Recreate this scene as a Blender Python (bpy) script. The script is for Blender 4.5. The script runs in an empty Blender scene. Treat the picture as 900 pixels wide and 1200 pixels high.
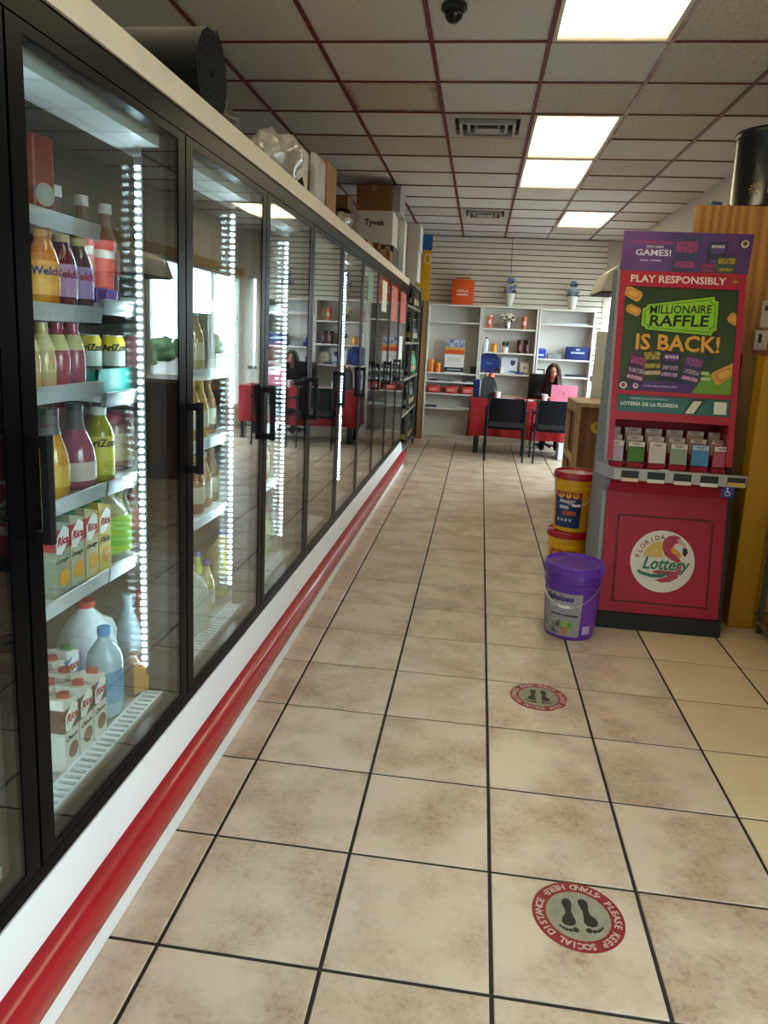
import bpy, bmesh, math, random
from mathutils import Vector, Matrix
random.seed(7)
SC = bpy.context.scene
COL = SC.collection
PI = math.pi

# ------------------------------------------------------------------ camera
CAM_F, CAM_P, CAM_Y, CAM_R, CAM_H = 855.134, .18789, .12152, .04819, 1.5
def _cam():
    cy, sy, cp, sp = math.cos(CAM_Y), math.sin(CAM_Y), math.cos(CAM_P), math.sin(CAM_P)
    fwd = Vector((-sy*cp, cy*cp, -sp)); right = Vector((cy, sy, 0)); up = right.cross(fwd)
    r2 = math.cos(CAM_R)*right + math.sin(CAM_R)*up
    u2 = -math.sin(CAM_R)*right + math.cos(CAM_R)*up
    m = Matrix((r2, u2, -fwd)).transposed().to_4x4(); m.translation = (0, 0, CAM_H)
    cd = bpy.data.cameras.new('camera'); cd.sensor_fit = 'VERTICAL'
    cd.sensor_height = 36; cd.sensor_width = 27; cd.lens = CAM_F*36/1200
    cd.shift_y = -(600-558.15)/1200; cd.clip_start = .02; cd.clip_end = 200
    co = bpy.data.objects.new('camera', cd); COL.objects.link(co); co.matrix_world = m
    SC.camera = co
_cam()
# ------------------------------------------------------------------ world / daylight
SKY_STRENGTH = 10.5
w = bpy.data.worlds.new('overcast_sky'); SC.world = w; w.use_nodes = True
bg = w.node_tree.nodes['Background']; bg.inputs[0].default_value = (.82, .91, 1.0, 1); bg.inputs[1].default_value = SKY_STRENGTH
def portal(name, loc, rot, sx, sy):
    l = bpy.data.lights.new(name, 'AREA'); l.shape = 'RECTANGLE'; l.size = sx; l.size_y = sy; l.cycles.is_portal = True
    o = bpy.data.objects.new(name, l); COL.objects.link(o); o.location = loc; o.rotation_euler = rot
portal('window_portal_side', (2.2, 9.79, 1.32), (0, PI/2, 0), 2.0, 3.1)
portal('window_portal_front', (2.2, -.1, 1.45), (0, PI/2, 0), 1.9, 2.2)
TROFFER_L = 4.5
LED_L = 60.0
# ------------------------------------------------------------------ exposure
vs = SC.view_settings; vs.view_transform = 'Standard'; vs.look = 'None'; vs.exposure = 0.5; vs.gamma = 1.0; vs.use_curve_mapping = False
SC.cycles.use_denoising = True
SC.cycles.max_bounces = 10; SC.cycles.diffuse_bounces = 4; SC.cycles.glossy_bounces = 5
SC.cycles.transparent_max_bounces = 24; SC.cycles.sample_clamp_indirect = 25
SC.cycles.caustics_reflective = False; SC.cycles.caustics_refractive = False

# ------------------------------------------------------------------ materials
def lin(c):
    if isinstance(c, str):
        c = [int(c[i:i+2], 16)/255 for i in (0, 2, 4)]
    return tuple((x/12.92 if x <= .04045 else ((x+.055)/1.055)**2.4) for x in c)
MATS = {}
def mat(key, col, rough=.5, metal=0, var=0, scale=8, col2=None, bump=0, emit=0, stretch=None, trans=0, coat=0, spec=.5, detail=4):
    """Principled material; var = strength of a noise blend towards col2."""
    if key in MATS: return MATS[key]
    m = bpy.data.materials.new(key); m.use_nodes = True; nt = m.node_tree; N = nt.nodes; L = nt.links
    p = N['Principled BSDF']; c = lin(col)
    p.inputs['Base Color'].default_value = (*c, 1); p.inputs['Roughness'].default_value = rough
    p.inputs['Metallic'].default_value = metal; p.inputs['Specular IOR Level'].default_value = spec
    if trans: p.inputs['Transmission Weight'].default_value = trans; p.inputs['IOR'].default_value = 1.33
    if coat: p.inputs['Coat Weight'].default_value = coat; p.inputs['Coat Roughness'].default_value = .05
    if emit:
        p.inputs['Emission Color'].default_value = (*c, 1); p.inputs['Emission Strength'].default_value = emit
    if var or bump:
        tc = N.new('ShaderNodeTexCoord'); mp = N.new('ShaderNodeMapping'); L.new(tc.outputs['Object'], mp.inputs[0])
        if stretch: mp.inputs['Scale'].default_value = stretch
        no = N.new('ShaderNodeTexNoise'); no.inputs['Scale'].default_value = scale; no.inputs['Detail'].default_value = detail
        L.new(mp.outputs[0], no.inputs['Vector'])
        if var:
            mx = N.new('ShaderNodeMix'); mx.data_type = 'RGBA'
            c2 = lin(col2) if col2 else tuple(x*.6 for x in c)
            mx.inputs[6].default_value = (*c, 1); mx.inputs[7].default_value = (*c2, 1)
            rp = N.new('ShaderNodeMapRange'); rp.inputs[1].default_value = .35; rp.inputs[2].default_value = .7; rp.inputs[4].default_value = var
            L.new(no.outputs['Fac'], rp.inputs[0]); L.new(rp.outputs[0], mx.inputs[0]); L.new(mx.outputs[2], p.inputs['Base Color'])
        if bump:
            b = N.new('ShaderNodeBump'); b.inputs['Strength'].default_value = bump; b.inputs['Distance'].default_value = .01
            L.new(no.outputs['Fac'], b.inputs['Height']); L.new(b.outputs[0], p.inputs['Normal'])
    MATS[key] = m
    return m
def tile_mat(key, c1, c2, c3, amount, rough):
    m = bpy.data.materials.new(key); m.use_nodes = True; nt = m.node_tree; N = nt.nodes; L = nt.links; p = N['Principled BSDF']
    geo = N.new('ShaderNodeNewGeometry'); oi = N.new('ShaderNodeObjectInfo')
    n1 = N.new('ShaderNodeTexNoise'); n1.inputs['Scale'].default_value = 4.2; n1.inputs['Detail'].default_value = 7; n1.inputs['Roughness'].default_value = .62
    n2 = N.new('ShaderNodeTexNoise'); n2.inputs['Scale'].default_value = 55; n2.inputs['Detail'].default_value = 4; n2.inputs['Roughness'].default_value = .7
    ad = N.new('ShaderNodeVectorMath'); ad.operation = 'ADD'; sc = N.new('ShaderNodeVectorMath'); sc.operation = 'SCALE'
    L.new(oi.outputs['Random'], sc.inputs['Scale']); sc.inputs[0].default_value = (31, 17, 9)
    L.new(geo.outputs['Position'], ad.inputs[0]); L.new(sc.outputs[0], ad.inputs[1])
    L.new(ad.outputs[0], n1.inputs['Vector']); L.new(ad.outputs[0], n2.inputs['Vector'])
    m1 = N.new('ShaderNodeMix'); m1.data_type = 'RGBA'; m2 = N.new('ShaderNodeMix'); m2.data_type = 'RGBA'
    m1.inputs[6].default_value = (*lin(c1), 1); m1.inputs[7].default_value = (*lin(c2), 1); m2.inputs[7].default_value = (*lin(c3), 1)
    r1 = N.new('ShaderNodeMapRange'); r1.inputs[1].default_value = .42; r1.inputs[2].default_value = .72; r1.inputs[4].default_value = amount
    mu = N.new('ShaderNodeMath'); mu.operation = 'MULTIPLY'
    r2 = N.new('ShaderNodeMapRange'); r2.inputs[1].default_value = .48; r2.inputs[2].default_value = .68; r2.inputs[4].default_value = .75*amount
    L.new(n1.outputs['Fac'], r1.inputs[0]); L.new(r1.outputs[0], m1.inputs[0])
    L.new(n2.outputs['Fac'], r2.inputs[0]); L.new(r2.outputs[0], mu.inputs[0]); L.new(r1.outputs[0], mu.inputs[1])
    L.new(mu.outputs[0], m2.inputs[0]); L.new(m1.outputs[2], m2.inputs[6]); L.new(m2.outputs[2], p.inputs['Base Color'])
    p.inputs['Roughness'].default_value = rough; p.inputs['Specular IOR Level'].default_value = .45
    MATS[key] = m; return m
def glass_mat(key, tint=(.93, .97, .96), base=.045, k=1.0, rough=0.0):
    """Thin glazing: straight-through transmission with a Schlick mirror reflection."""
    m = bpy.data.materials.new(key); m.use_nodes = True; nt = m.node_tree; N = nt.nodes; L = nt.links
    N.remove(N['Principled BSDF']); out = N['Material Output']
    tr = N.new('ShaderNodeBsdfTransparent'); tr.inputs[0].default_value = (*tint, 1)
    gl = N.new('ShaderNodeBsdfGlossy'); gl.inputs['Roughness'].default_value = rough; gl.inputs[0].default_value = (1, 1, 1, 1)
    lw = N.new('ShaderNodeLayerWeight'); lw.inputs['Blend'].default_value = .5
    pw = N.new('ShaderNodeMath'); pw.operation = 'POWER'; pw.inputs[1].default_value = 5; L.new(lw.outputs['Facing'], pw.inputs[0])
    ma = N.new('ShaderNodeMath'); ma.operation = 'MULTIPLY_ADD'; ma.inputs[1].default_value = k*(1-base); ma.inputs[2].default_value = base; L.new(pw.outputs[0], ma.inputs[0])
    ma.use_clamp = True
    mx = N.new('ShaderNodeMixShader'); L.new(ma.outputs[0], mx.inputs[0]); L.new(tr.outputs[0], mx.inputs[1]); L.new(gl.outputs[0], mx.inputs[2])
    L.new(mx.outputs[0], out.inputs[0]); MATS[key] = m; return m
def wood_mat(key, c1, c2, scale=(1, 1, 1), dist=6, rough=.45, wscale=3.0, band='X'):
    m = bpy.data.materials.new(key); m.use_nodes = True; nt = m.node_tree; N = nt.nodes; L = nt.links; p = N['Principled BSDF']
    tc = N.new('ShaderNodeTexCoord'); mp = N.new('ShaderNodeMapping'); mp.inputs['Scale'].default_value = scale
    wv = N.new('ShaderNodeTexWave'); wv.bands_direction = band; wv.inputs['Scale'].default_value = wscale; wv.inputs['Distortion'].default_value = dist
    wv.inputs['Detail'].default_value = 3; wv.inputs['Detail Scale'].default_value = 1.2
    mx = N.new('ShaderNodeMix'); mx.data_type = 'RGBA'; mx.inputs[6].default_value = (*lin(c1), 1); mx.inputs[7].default_value = (*lin(c2), 1)
    L.new(tc.outputs['Object'], mp.inputs[0]); L.new(mp.outputs[0], wv.inputs[0]); L.new(wv.outputs['Fac'], mx.inputs[0]); L.new(mx.outputs[2], p.inputs['Base Color'])
    p.inputs['Roughness'].default_value = rough; MATS[key] = m; return m

# ------------------------------------------------------------------ mesh builder
class B:
    def __init__(s): s.v = []; s.f = []
    def add(s, vs, fs):
        o = len(s.v); s.v += [tuple(x) for x in vs]; s.f += [tuple(i+o for i in f) for f in fs]; return s
    def box(s, x0, x1, y0, y1, z0, z1):
        return s.add([(x0,y0,z0),(x1,y0,z0),(x1,y1,z0),(x0,y1,z0),(x0,y0,z1),(x1,y0,z1),(x1,y1,z1),(x0,y1,z1)],
                     [(3,2,1,0),(4,5,6,7),(0,1,5,4),(1,2,6,5),(2,3,7,6),(3,0,4,7)])
    def cbox(s, c, d, rz=0, rx=0, ry=0, ch=0):
        hx, hy, hz = d[0]/2, d[1]/2, d[2]/2
        M = Matrix.Translation(c) @ Matrix.Rotation(rz, 4, 'Z') @ Matrix.Rotation(ry, 4, 'Y') @ Matrix.Rotation(rx, 4, 'X')
        if not ch:
            p = [(-hx,-hy,-hz),(hx,-hy,-hz),(hx,hy,-hz),(-hx,hy,-hz),(-hx,-hy,hz),(hx,-hy,hz),(hx,hy,hz),(-hx,hy,hz)]
            return s.add([M @ Vector(q) for q in p], [(3,2,1,0),(4,5,6,7),(0,1,5,4),(1,2,6,5),(2,3,7,6),(3,0,4,7)])
        b = bmesh.new(); bmesh.ops.create_cube(b, size=1)
        for q in b.verts: q.co = Vector((q.co.x*d[0], q.co.y*d[1], q.co.z*d[2]))
        bmesh.ops.bevel(b, geom=list(b.edges), offset=ch, segments=2, affect='EDGES', profile=.5)
        b.verts.index_update()
        s.add([M @ q.co for q in b.verts], [[q.index for q in f.verts] for f in b.faces]); b.free(); return s
    def prism(s, pts, a, b, ax='z'):
        n = len(pts)
        mp = {'z': lambda p, t: (p[0], p[1], t), 'y': lambda p, t: (p[0], t, p[1]), 'x': lambda p, t: (t, p[0], p[1])}[ax]
        area = sum(pts[i][0]*pts[(i+1) % n][1]-pts[(i+1) % n][0]*pts[i][1] for i in range(n))
        if (area < 0) != (ax == 'y'): pts = pts[::-1]
        if ax == 'y': pass
        vs = [mp(p, a) for p in pts]+[mp(p, b) for p in pts]
        fs = [tuple(range(n-1, -1, -1)), tuple(range(n, 2*n))]+[(i, (i+1) % n, n+(i+1) % n, n+i) for i in range(n)]
        if b < a: fs = [f[::-1] for f in fs]
        return s.add(vs, fs)
    def lathe(s, prof, n=20, c=(0, 0, 0), ax='z', a0=0, a1=2*PI, sx=1, sy=1):
        full = abs(a1-a0-2*PI) < 1e-6; m = n if full else n+1; vs = []; fs = []
        for r, z in prof:
            for i in range(m):
                a = a0+(a1-a0)*i/n; x, y = r*math.cos(a)*sx, r*math.sin(a)*sy
                p = {'z': (x, y, z), 'x': (z, x, y), 'y': (y, z, x)}[ax]
                vs.append((p[0]+c[0], p[1]+c[1], p[2]+c[2]))
        for j in range(len(prof)-1):
            for i in range(m if full else n):
                k = (i+1) % m; fs.append((j*m+i, j*m+k, (j+1)*m+k, (j+1)*m+i))
        if full:
            if prof[0][0] > 1e-5: fs.append(tuple(range(m-1, -1, -1)))
            if prof[-1][0] > 1e-5: fs.append(tuple((len(prof)-1)*m+i for i in range(m)))
        return s.add(vs, fs)
    def tube(s, path, r, n=8, closed=False):
        P = [Vector(p) for p in path]; vs = []; fs = []; k = len(P)
        rr = r if hasattr(r, '__len__') else [r]*k
        up = None
        for i, p in enumerate(P):
            d = (P[(i+1) % k]-P[i-1]) if closed else (P[min(i+1, k-1)]-P[max(i-1, 0)])
            d.normalize()
            if up is None: up = Vector((0, 0, 1)) if abs(d.z) < .9 else Vector((1, 0, 0))
            a = d.cross(up)
            if a.length < 1e-4: a = d.cross(Vector((0, 1, 0)))
            a.normalize(); b = a.cross(d).normalized(); up = b
            for j in range(n):
                t = 2*PI*j/n; vs.append(p+(a*math.cos(t)+b*math.sin(t))*rr[i])
        for i in range(k if closed else k-1):
            for j in range(n):
                q = (j+1) % n; i2 = (i+1) % k; fs.append((i*n+q, i*n+j, i2*n+j, i2*n+q))
        if not closed: fs += [tuple(range(n)), tuple((k-1)*n+j for j in range(n-1, -1, -1))]
        return s.add(vs, fs)
    def ball(s, c, r, nu=16, nv=10, fn=None):
        r = r if hasattr(r, '__len__') else (r, r, r); vs = []; fs = []
        for j in range(nv+1):
            t = PI*j/nv
            for i in range(nu):
                a = 2*PI*i/nu; d = Vector((math.sin(t)*math.cos(a), math.sin(t)*math.sin(a), math.cos(t)))
                k = fn(d) if fn else 1
                vs.append((c[0]+d.x*r[0]*k, c[1]+d.y*r[1]*k, c[2]+d.z*r[2]*k))
        for j in range(nv):
            for i in range(nu):
                k = (i+1) % nu; fs.append((j*nu+k, j*nu+i, (j+1)*nu+i, (j+1)*nu+k))
        return s.add(vs, fs)
    def build(s, name, m=None, parent=None, loc=None, rot=None, smooth=False, local=False, ang=.7):
        """vertices are world coordinates unless local; the object sits at loc (or its parent's origin)"""
        me = bpy.data.meshes.new(name)
        off = Vector((0, 0, 0))
        if not local:
            q = parent
            while q is not None: off += Vector(q.location); q = q.parent
            if loc is not None: off += Vector(loc)
        me.from_pydata([tuple(Vector(v)-off) for v in s.v], [], s.f)
        bm = bmesh.new(); bm.from_mesh(me); bmesh.ops.remove_doubles(bm, verts=bm.verts, dist=1e-6); bm.to_mesh(me); bm.free()
        if smooth:
            for p in me.polygons: p.use_smooth = True
            me.set_sharp_from_angle(angle=ang)
        o = bpy.data.objects.new(name, me); COL.objects.link(o)
        if m: me.materials.append(m)
        if parent: o.parent = parent
        if loc is not None: o.location = loc
        if rot is not None: o.rotation_euler = rot
        return o
def tag(o, label, cat=None, group=None, kind=None):
    if label: o['label'] = label
    if cat: o['category'] = cat
    if group: o['group'] = group
    if kind: o['kind'] = kind
    return o
def thing(name, label, cat, loc=(0, 0, 0), rz=0, group=None):
    o = bpy.data.objects.new(name, None); COL.objects.link(o); o.location = loc; o.rotation_euler = (0, 0, rz); o.empty_display_size = .05
    return tag(o, label, cat, group)
def struct(o): o['kind'] = 'structure'; return o
def sempty(name, loc=(0, 0, 0)):
    o = bpy.data.objects.new(name, None); COL.objects.link(o); o.location = loc; return struct(o)
def dup(o, parent=None, loc=None, rz=None, label=None):
    c = o.copy(); COL.objects.link(c); c.parent = parent
    if loc is not None: c.location = loc
    if rz is not None: c.rotation_euler = (0, 0, rz)
    if label: c['label'] = label
    for ch in o.children: dup(ch, c)
    return c
def piece(name, me, parent, loc, rot=None, m=None):
    o = bpy.data.objects.new(name, me); COL.objects.link(o); o.parent = parent; o.location = loc
    if rot: o.rotation_euler = rot
    return o
# ------------------------------------------------------------------ lettering
def glyphs(body, size, bold=0, shear=0, align='CENTER', width=None, height=None, ext=.0006, spacing=1):
    """vertices and faces of a line of print, in its own xy plane, centred vertically on y = 0"""
    cu = bpy.data.curves.new('print', 'FONT'); cu.body = body; cu.size = size; cu.align_x = align; cu.offset = bold*size
    cu.shear = shear; cu.extrude = ext; cu.resolution_u = 2; cu.space_character = spacing
    ob = bpy.data.objects.new('print', cu); COL.objects.link(ob)
    me = bpy.data.meshes.new_from_object(ob.evaluated_get(bpy.context.evaluated_depsgraph_get()))
    vs = [v.co.copy() for v in me.vertices]; fs = [tuple(p.vertices) for p in me.polygons]
    bpy.data.objects.remove(ob); bpy.data.curves.remove(cu); bpy.data.meshes.remove(me)
    if not vs: return [], []
    x0, x1 = min(v.x for v in vs), max(v.x for v in vs); y0, y1 = min(v.y for v in vs), max(v.y for v in vs)
    kx = width/(x1-x0) if width else 1; ky = height/(y1-y0) if height else (kx if width and kx < 1 else 1)
    return [Vector((v.x*kx, (v.y-(y0+y1)/2)*ky, v.z)) for v in vs], fs
def print_on(name, body, size, m, parent, loc=(0, 0, 0), rot=(0, 0, 0), bend=None, **k):
    """print on a flat face; with bend = radius it wraps round an upright cylinder (front towards local -y)"""
    vs, fs = glyphs(body, size, **k)
    if bend: vs = [Vector(((bend+v.z)*math.sin(v.x/bend), -(bend+v.z)*math.cos(v.x/bend), v.y)) for v in vs]
    b = B(); b.add(vs, fs); return b.build(name, m, parent, loc, rot, local=True)
UP = (PI/2, 0, 0)       # print upright, facing -y
UPX = (PI/2, 0, PI/2)   # print upright, facing +x
def bars(name, m, parent, rows, loc=(0, 0, 0), rot=(0, 0, 0)):
    b = B()
    for x0, x1, y0, y1 in rows: b.box(x0, x1, y0, y1, 0, .0008)
    return b.build(name, m, parent, loc, rot, local=True)
def circ(r, n=32, cx=0, cy=0, a0=0, a1=2*PI, ry=None):
    return [(cx+r*math.cos(a0+(a1-a0)*i/n), cy+(ry or r)*math.sin(a0+(a1-a0)*i/n)) for i in range(n if abs(a1-a0-2*PI) < 1e-6 else n+1)]
def flat(name, pts, m, parent, z=0, t=.0008, loc=(0, 0, 0), rot=(0, 0, 0)):
    return B().prism(pts, z, z+t).build(name, m, parent, loc, rot, local=True)
# ================================================================== the room
XR, YF, XL, YB, ZC = 2.05, 11.45, -2.2, -1.85, 3.0387
m_wall = mat('wall_paint', 'DAD4CA', .8, var=.25, col2='C8C0B4', scale=2)
# floor: grout bed + tiles
fl = struct(B().box(XL-.15, XR+.15, YB-.15, YF+.15, -.12, -.004).build('floor', mat('grout', '2B2622', .85, var=.4, scale=30)))
T = .41005; TX, TY = -.68902, 1.4819
tm_a = tile_mat('tile_mottled', 'D6C2AC', 'AE9278', '745A45', .95, .32)
tm_b = tile_mat('tile_cream', 'E2CCA4', 'D2B88C', 'B89C72', .5, .30)
def tile_mesh(w, d, m):
    h = .004; c = .0022; x, y = w/2, d/2
    vs = [(-x,-y,-.006),(x,-y,-.006),(x,y,-.006),(-x,y,-.006),(-x,-y,-c),(x,-y,-c),(x,y,-c),(-x,y,-c),(-x+c,-y+c,0),(x-c,-y+c,0),(x-c,y-c,0),(-x+c,y-c,0)]
    fs = [(3,2,1,0),(8,9,10,11)]
    for k in (0, 4):
        for i in range(4): fs.append((k+i, k+(i+1) % 4, k+4+(i+1) % 4, k+4+i))
    me = bpy.data.meshes.new('tile'); me.from_pydata(vs, [], fs); me.materials.append(m); return me
G = .0105
me_a = tile_mesh(T-G, T-G, tm_a); me_b = tile_mesh(T-G, T-G, tm_b)
wl = T-G
for i in range(-1, 7):
    for j in range(-7, 24):
        x = TX+T*(i+.5); y = TY+T*(j+.5)
        piece('tile', me_b if (i >= 4 and j < 7) else me_a, fl, (x, y, 0))
# ceiling: red tee grid + lay-in tiles
CX, CY, CT = -.97991, 4.19364, .61
ce = struct(B().box(XL-.15, XR+.15, YB-.15, YF+.15, ZC+.18, ZC+.3).build('ceiling', mat('plenum', '6A6660', .9)))
m_ct = mat('ceiling_tile', 'DCD8D3', .92, var=.75, scale=130, col2='B8B2AA', bump=.25)
m_ct2 = mat('ceiling_tile_worn', 'CFC7BC', .92, var=.8, scale=90, col2='A69C8E', bump=.3)
m_red = mat('tee_red', '6E1420', .55, var=.35, scale=25, col2='4A0D16')
m_redworn = mat('tee_red_worn', '7A3038', .55, var=1, scale=6, col2='B9AFA8', stretch=(3, .6, 3))
m_tan = mat('tee_brown', '6B4A40', .6, var=.6, scale=10, col2='7A2A30')
def ct_mesh(m):
    b = B(); h = CT/2-.004; c = .0; b.box(-h, h, -h, h, .006, .022)
    me = bpy.data.meshes.new('ceiling_tile'); me.from_pydata(b.v, [], b.f); me.materials.append(m); return me
cta, ctb = ct_mesh(m_ct), ct_mesh(m_ct2)
def stained():
    m = bpy.data.materials.new('ceiling_tile_overspray'); m.use_nodes = True; nt = m.node_tree; N = nt.nodes; L = nt.links; p = N['Principled BSDF']
    tc = N.new('ShaderNodeTexCoord'); sp = N.new('ShaderNodeSeparateXYZ'); L.new(tc.outputs['Object'], sp.inputs[0])
    no = N.new('ShaderNodeTexNoise'); no.inputs['Scale'].default_value = 22; L.new(tc.outputs['Object'], no.inputs[0])
    ax = N.new('ShaderNodeMath'); ax.operation = 'ABSOLUTE'; L.new(sp.outputs[0], ax.inputs[0])
    ay = N.new('ShaderNodeMath'); ay.operation = 'ABSOLUTE'; L.new(sp.outputs[1], ay.inputs[0])
    mxm = N.new('ShaderNodeMath'); mxm.operation = 'MAXIMUM'; L.new(ax.outputs[0], mxm.inputs[0]); L.new(ay.outputs[0], mxm.inputs[1])
    ad = N.new('ShaderNodeMath'); ad.operation = 'MULTIPLY_ADD'; ad.inputs[1].default_value = .09; L.new(no.outputs['Fac'], ad.inputs[0]); L.new(mxm.outputs[0], ad.inputs[2])
    mr = N.new('ShaderNodeMapRange'); mr.inputs[1].default_value = .29; mr.inputs[2].default_value = .345; mr.inputs[4].default_value = .85; L.new(ad.outputs[0], mr.inputs[0])
    mx = N.new('ShaderNodeMix'); mx.data_type = 'RGBA'; mx.inputs[6].default_value = (*lin('C2B8AA'), 1); mx.inputs[7].default_value = (*lin('7A2430'), 1)
    L.new(mr.outputs[0], mx.inputs[0]); L.new(mx.outputs[2], p.inputs['Base Color']); p.inputs['Roughness'].default_value = .92; return m
cts = ct_mesh(stained())
LIGHTS = [(2, -2), (2, 2), (2, 4), (3, 8), (2, -6), (-1, -4)]       # column, first row (two rows deep); last two added out of view for light
VENTS = [(1, 2), (1, 8)]
lit = {(c, r+k) for c, r in LIGHTS for k in (0, 1)} | set(VENTS)
for i in range(-2, 5):
    for j in range(-10, 12):
        if (i, j) in lit: continue
        x, y = CX+CT*(i+.5), CY+CT*(j+.5)
        me = cts if (i, j) == (0, 1) else (ctb if (i in (2, 3) and j in (1, 2)) or random.random() < .22 else cta)
        o = piece('ceiling_tile', me, ce, (x, y, ZC))
        o.rotation_euler = (random.uniform(-.004, .004), random.uniform(-.004, .004), 0)
cross = B().box(-CT/2+.012, CT/2-.012, -.009, .009, -.002, .004); cm = bpy.data.meshes.new('cross_tee'); cm.from_pydata(cross.v, [], cross.f); cm.materials.append(m_red)
for i in range(-2, 5):
    for j in range(-9, 12):
        if any(c == i and j == r+1 for c, r in LIGHTS): continue
        piece('cross_tee', cm, ce, (CX+CT*(i+.5), CY+CT*j, ZC))
for i in range(-1, 6):
    x = CX+CT*i
    if x > XR: continue
    B().box(x-.012, x+.012, YB, YF, ZC-.003, ZC+.004).build('runner', {3: m_redworn, 4: m_tan}.get(i, m_red), ce)
# walls
m_frame_w = mat('window_white', 'E4E4E0', .5)
ex_glass = glass_mat('window_glass', (.9, .95, .94), .05)
wl_ = struct(B().box(XL-.12, XL, YB-.12, YF+.12, 0, ZC+.2).build('wall_left', m_wall))
wb = B()
wb.box(XL, XR, YB-.12, YB, 0, ZC+.2)
struct(wb.build('wall_back', m_wall))
wf = B()
WX0, WX1, WZ0, WZ1 = 1.795, 1.95, .9, 2.36
wf.box(XL, WX0, YF, YF+.12, 0, ZC+.2).box(WX1, XR+.12, YF, YF+.12, 0, ZC+.2).box(WX0, WX1, YF, YF+.12, 0, WZ0).box(WX0, WX1, YF, YF+.12, WZ1, ZC+.2)
wfo = struct(wf.build('wall_far', m_wall))
SY0, SY1, SZ0, SZ1 = 8.2, 11.38, .30, 2.34
wr = B()
wr.box(XR, XR+.12, YB-.12, -1.2, 0, ZC+.2).box(XR, XR+.12, -1.2, 1.0, 0, .5).box(XR, XR+.12, -1.2, 1.0, 2.4, ZC+.2).box(XR, XR+.12, 1.0, SY0, 0, ZC+.2).box(XR, XR+.12, SY1, YF, 0, ZC+.2).box(XR, XR+.12, SY0, SY1, 0, SZ0).box(XR, XR+.12, SY0, SY1, SZ1, ZC+.2)
wro = struct(wr.build('wall_right', m_wall))
# storefront glazing: side window (three lights), front window, narrow added far window
def window(name, plane, a0, a1, z0, z1, at, n):
    r = sempty(name, ((a0+a1)/2, at, z0) if plane == 'y' else (at, (a0+a1)/2, z0))
    def bx(b, p0, p1, q0, q1, d0, d1):
        return b.box(p0, p1, at+d0, at+d1, q0, q1) if plane == 'y' else b.box(at+d0, at+d1, p0, p1, q0, q1)
    fr = B(); w = .05
    bx(fr, a0, a1, z0, z0+w, -.04, .04); bx(fr, a0, a1, z1-w, z1, -.04, .04); bx(fr, a0, a0+w, z0, z1, -.04, .04); bx(fr, a1-w, a1, z0, z1, -.04, .04)
    fr.build('window_frame', m_frame_w, r)
    for k in range(1, n):
        x = a0+(a1-a0)*k/n; b = B(); bx(b, x-.03, x+.03, z0+w, z1-w, -.03, .03); b.build('mullion', m_frame_w, r)
    for k in range(n):
        x0 = a0+(a1-a0)*k/n+(.05 if k == 0 else .03); x1 = a0+(a1-a0)*(k+1)/n-(.05 if k == n-1 else .03)
        b = B(); bx(b, x0, x1, z0+w, z1-w, -.004, .004); b.build('pane', ex_glass, r)
window('window_1', 'x', SY0, SY1, SZ0, SZ1, XR+.06, 3)
window('added_window', 'y', WX0, WX1, WZ0, WZ1, YF+.06, 1)  # narrow opening added so bluish sky shows as a bright strip
window('window_3', 'x', -1.2, 1.0, .5, 2.4, XR+.06, 2)
struct(B().box(XR-.025, XR-.002, 6.9, YF, 2.32, 2.44).build('trim_1', mat('trim_tan', 'B79A68', .6)))
# outside, seen only through and in the glass
struct(B().box(-40, 40, -45, 55, -.3, -.13).build('ground_outside', mat('asphalt', '8C8A86', .9, var=.4, scale=3)))
# slat wall: backing and boards
sx0, sx1 = -.86, 1.745
m_slat = mat('slat_board', 'DED7CD', .6, var=.3, scale=5, col2='CDC4B8', stretch=(.3, 1, 4))
sb = struct(B().box(sx0, sx1, YF-.03, YF-.001, 1.0, ZC-.01).build('wall_slats', mat('slat_gap', '4A4036', .8)))
pitch = .0785
k = 0
while ZC-.012-pitch*k > 1.1:
    z1 = ZC-.014-pitch*k; B().box(sx0, sx1, YF-.045, YF-.03, z1-pitch+.013, z1).build('slat', m_slat, sb); k += 1
struct(B().box(sx1, sx1+.045, YF-.06, YF-.001, 0, ZC-.01).build('trim_2', mat('trim_pale', 'D2C6B2', .6)))
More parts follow.
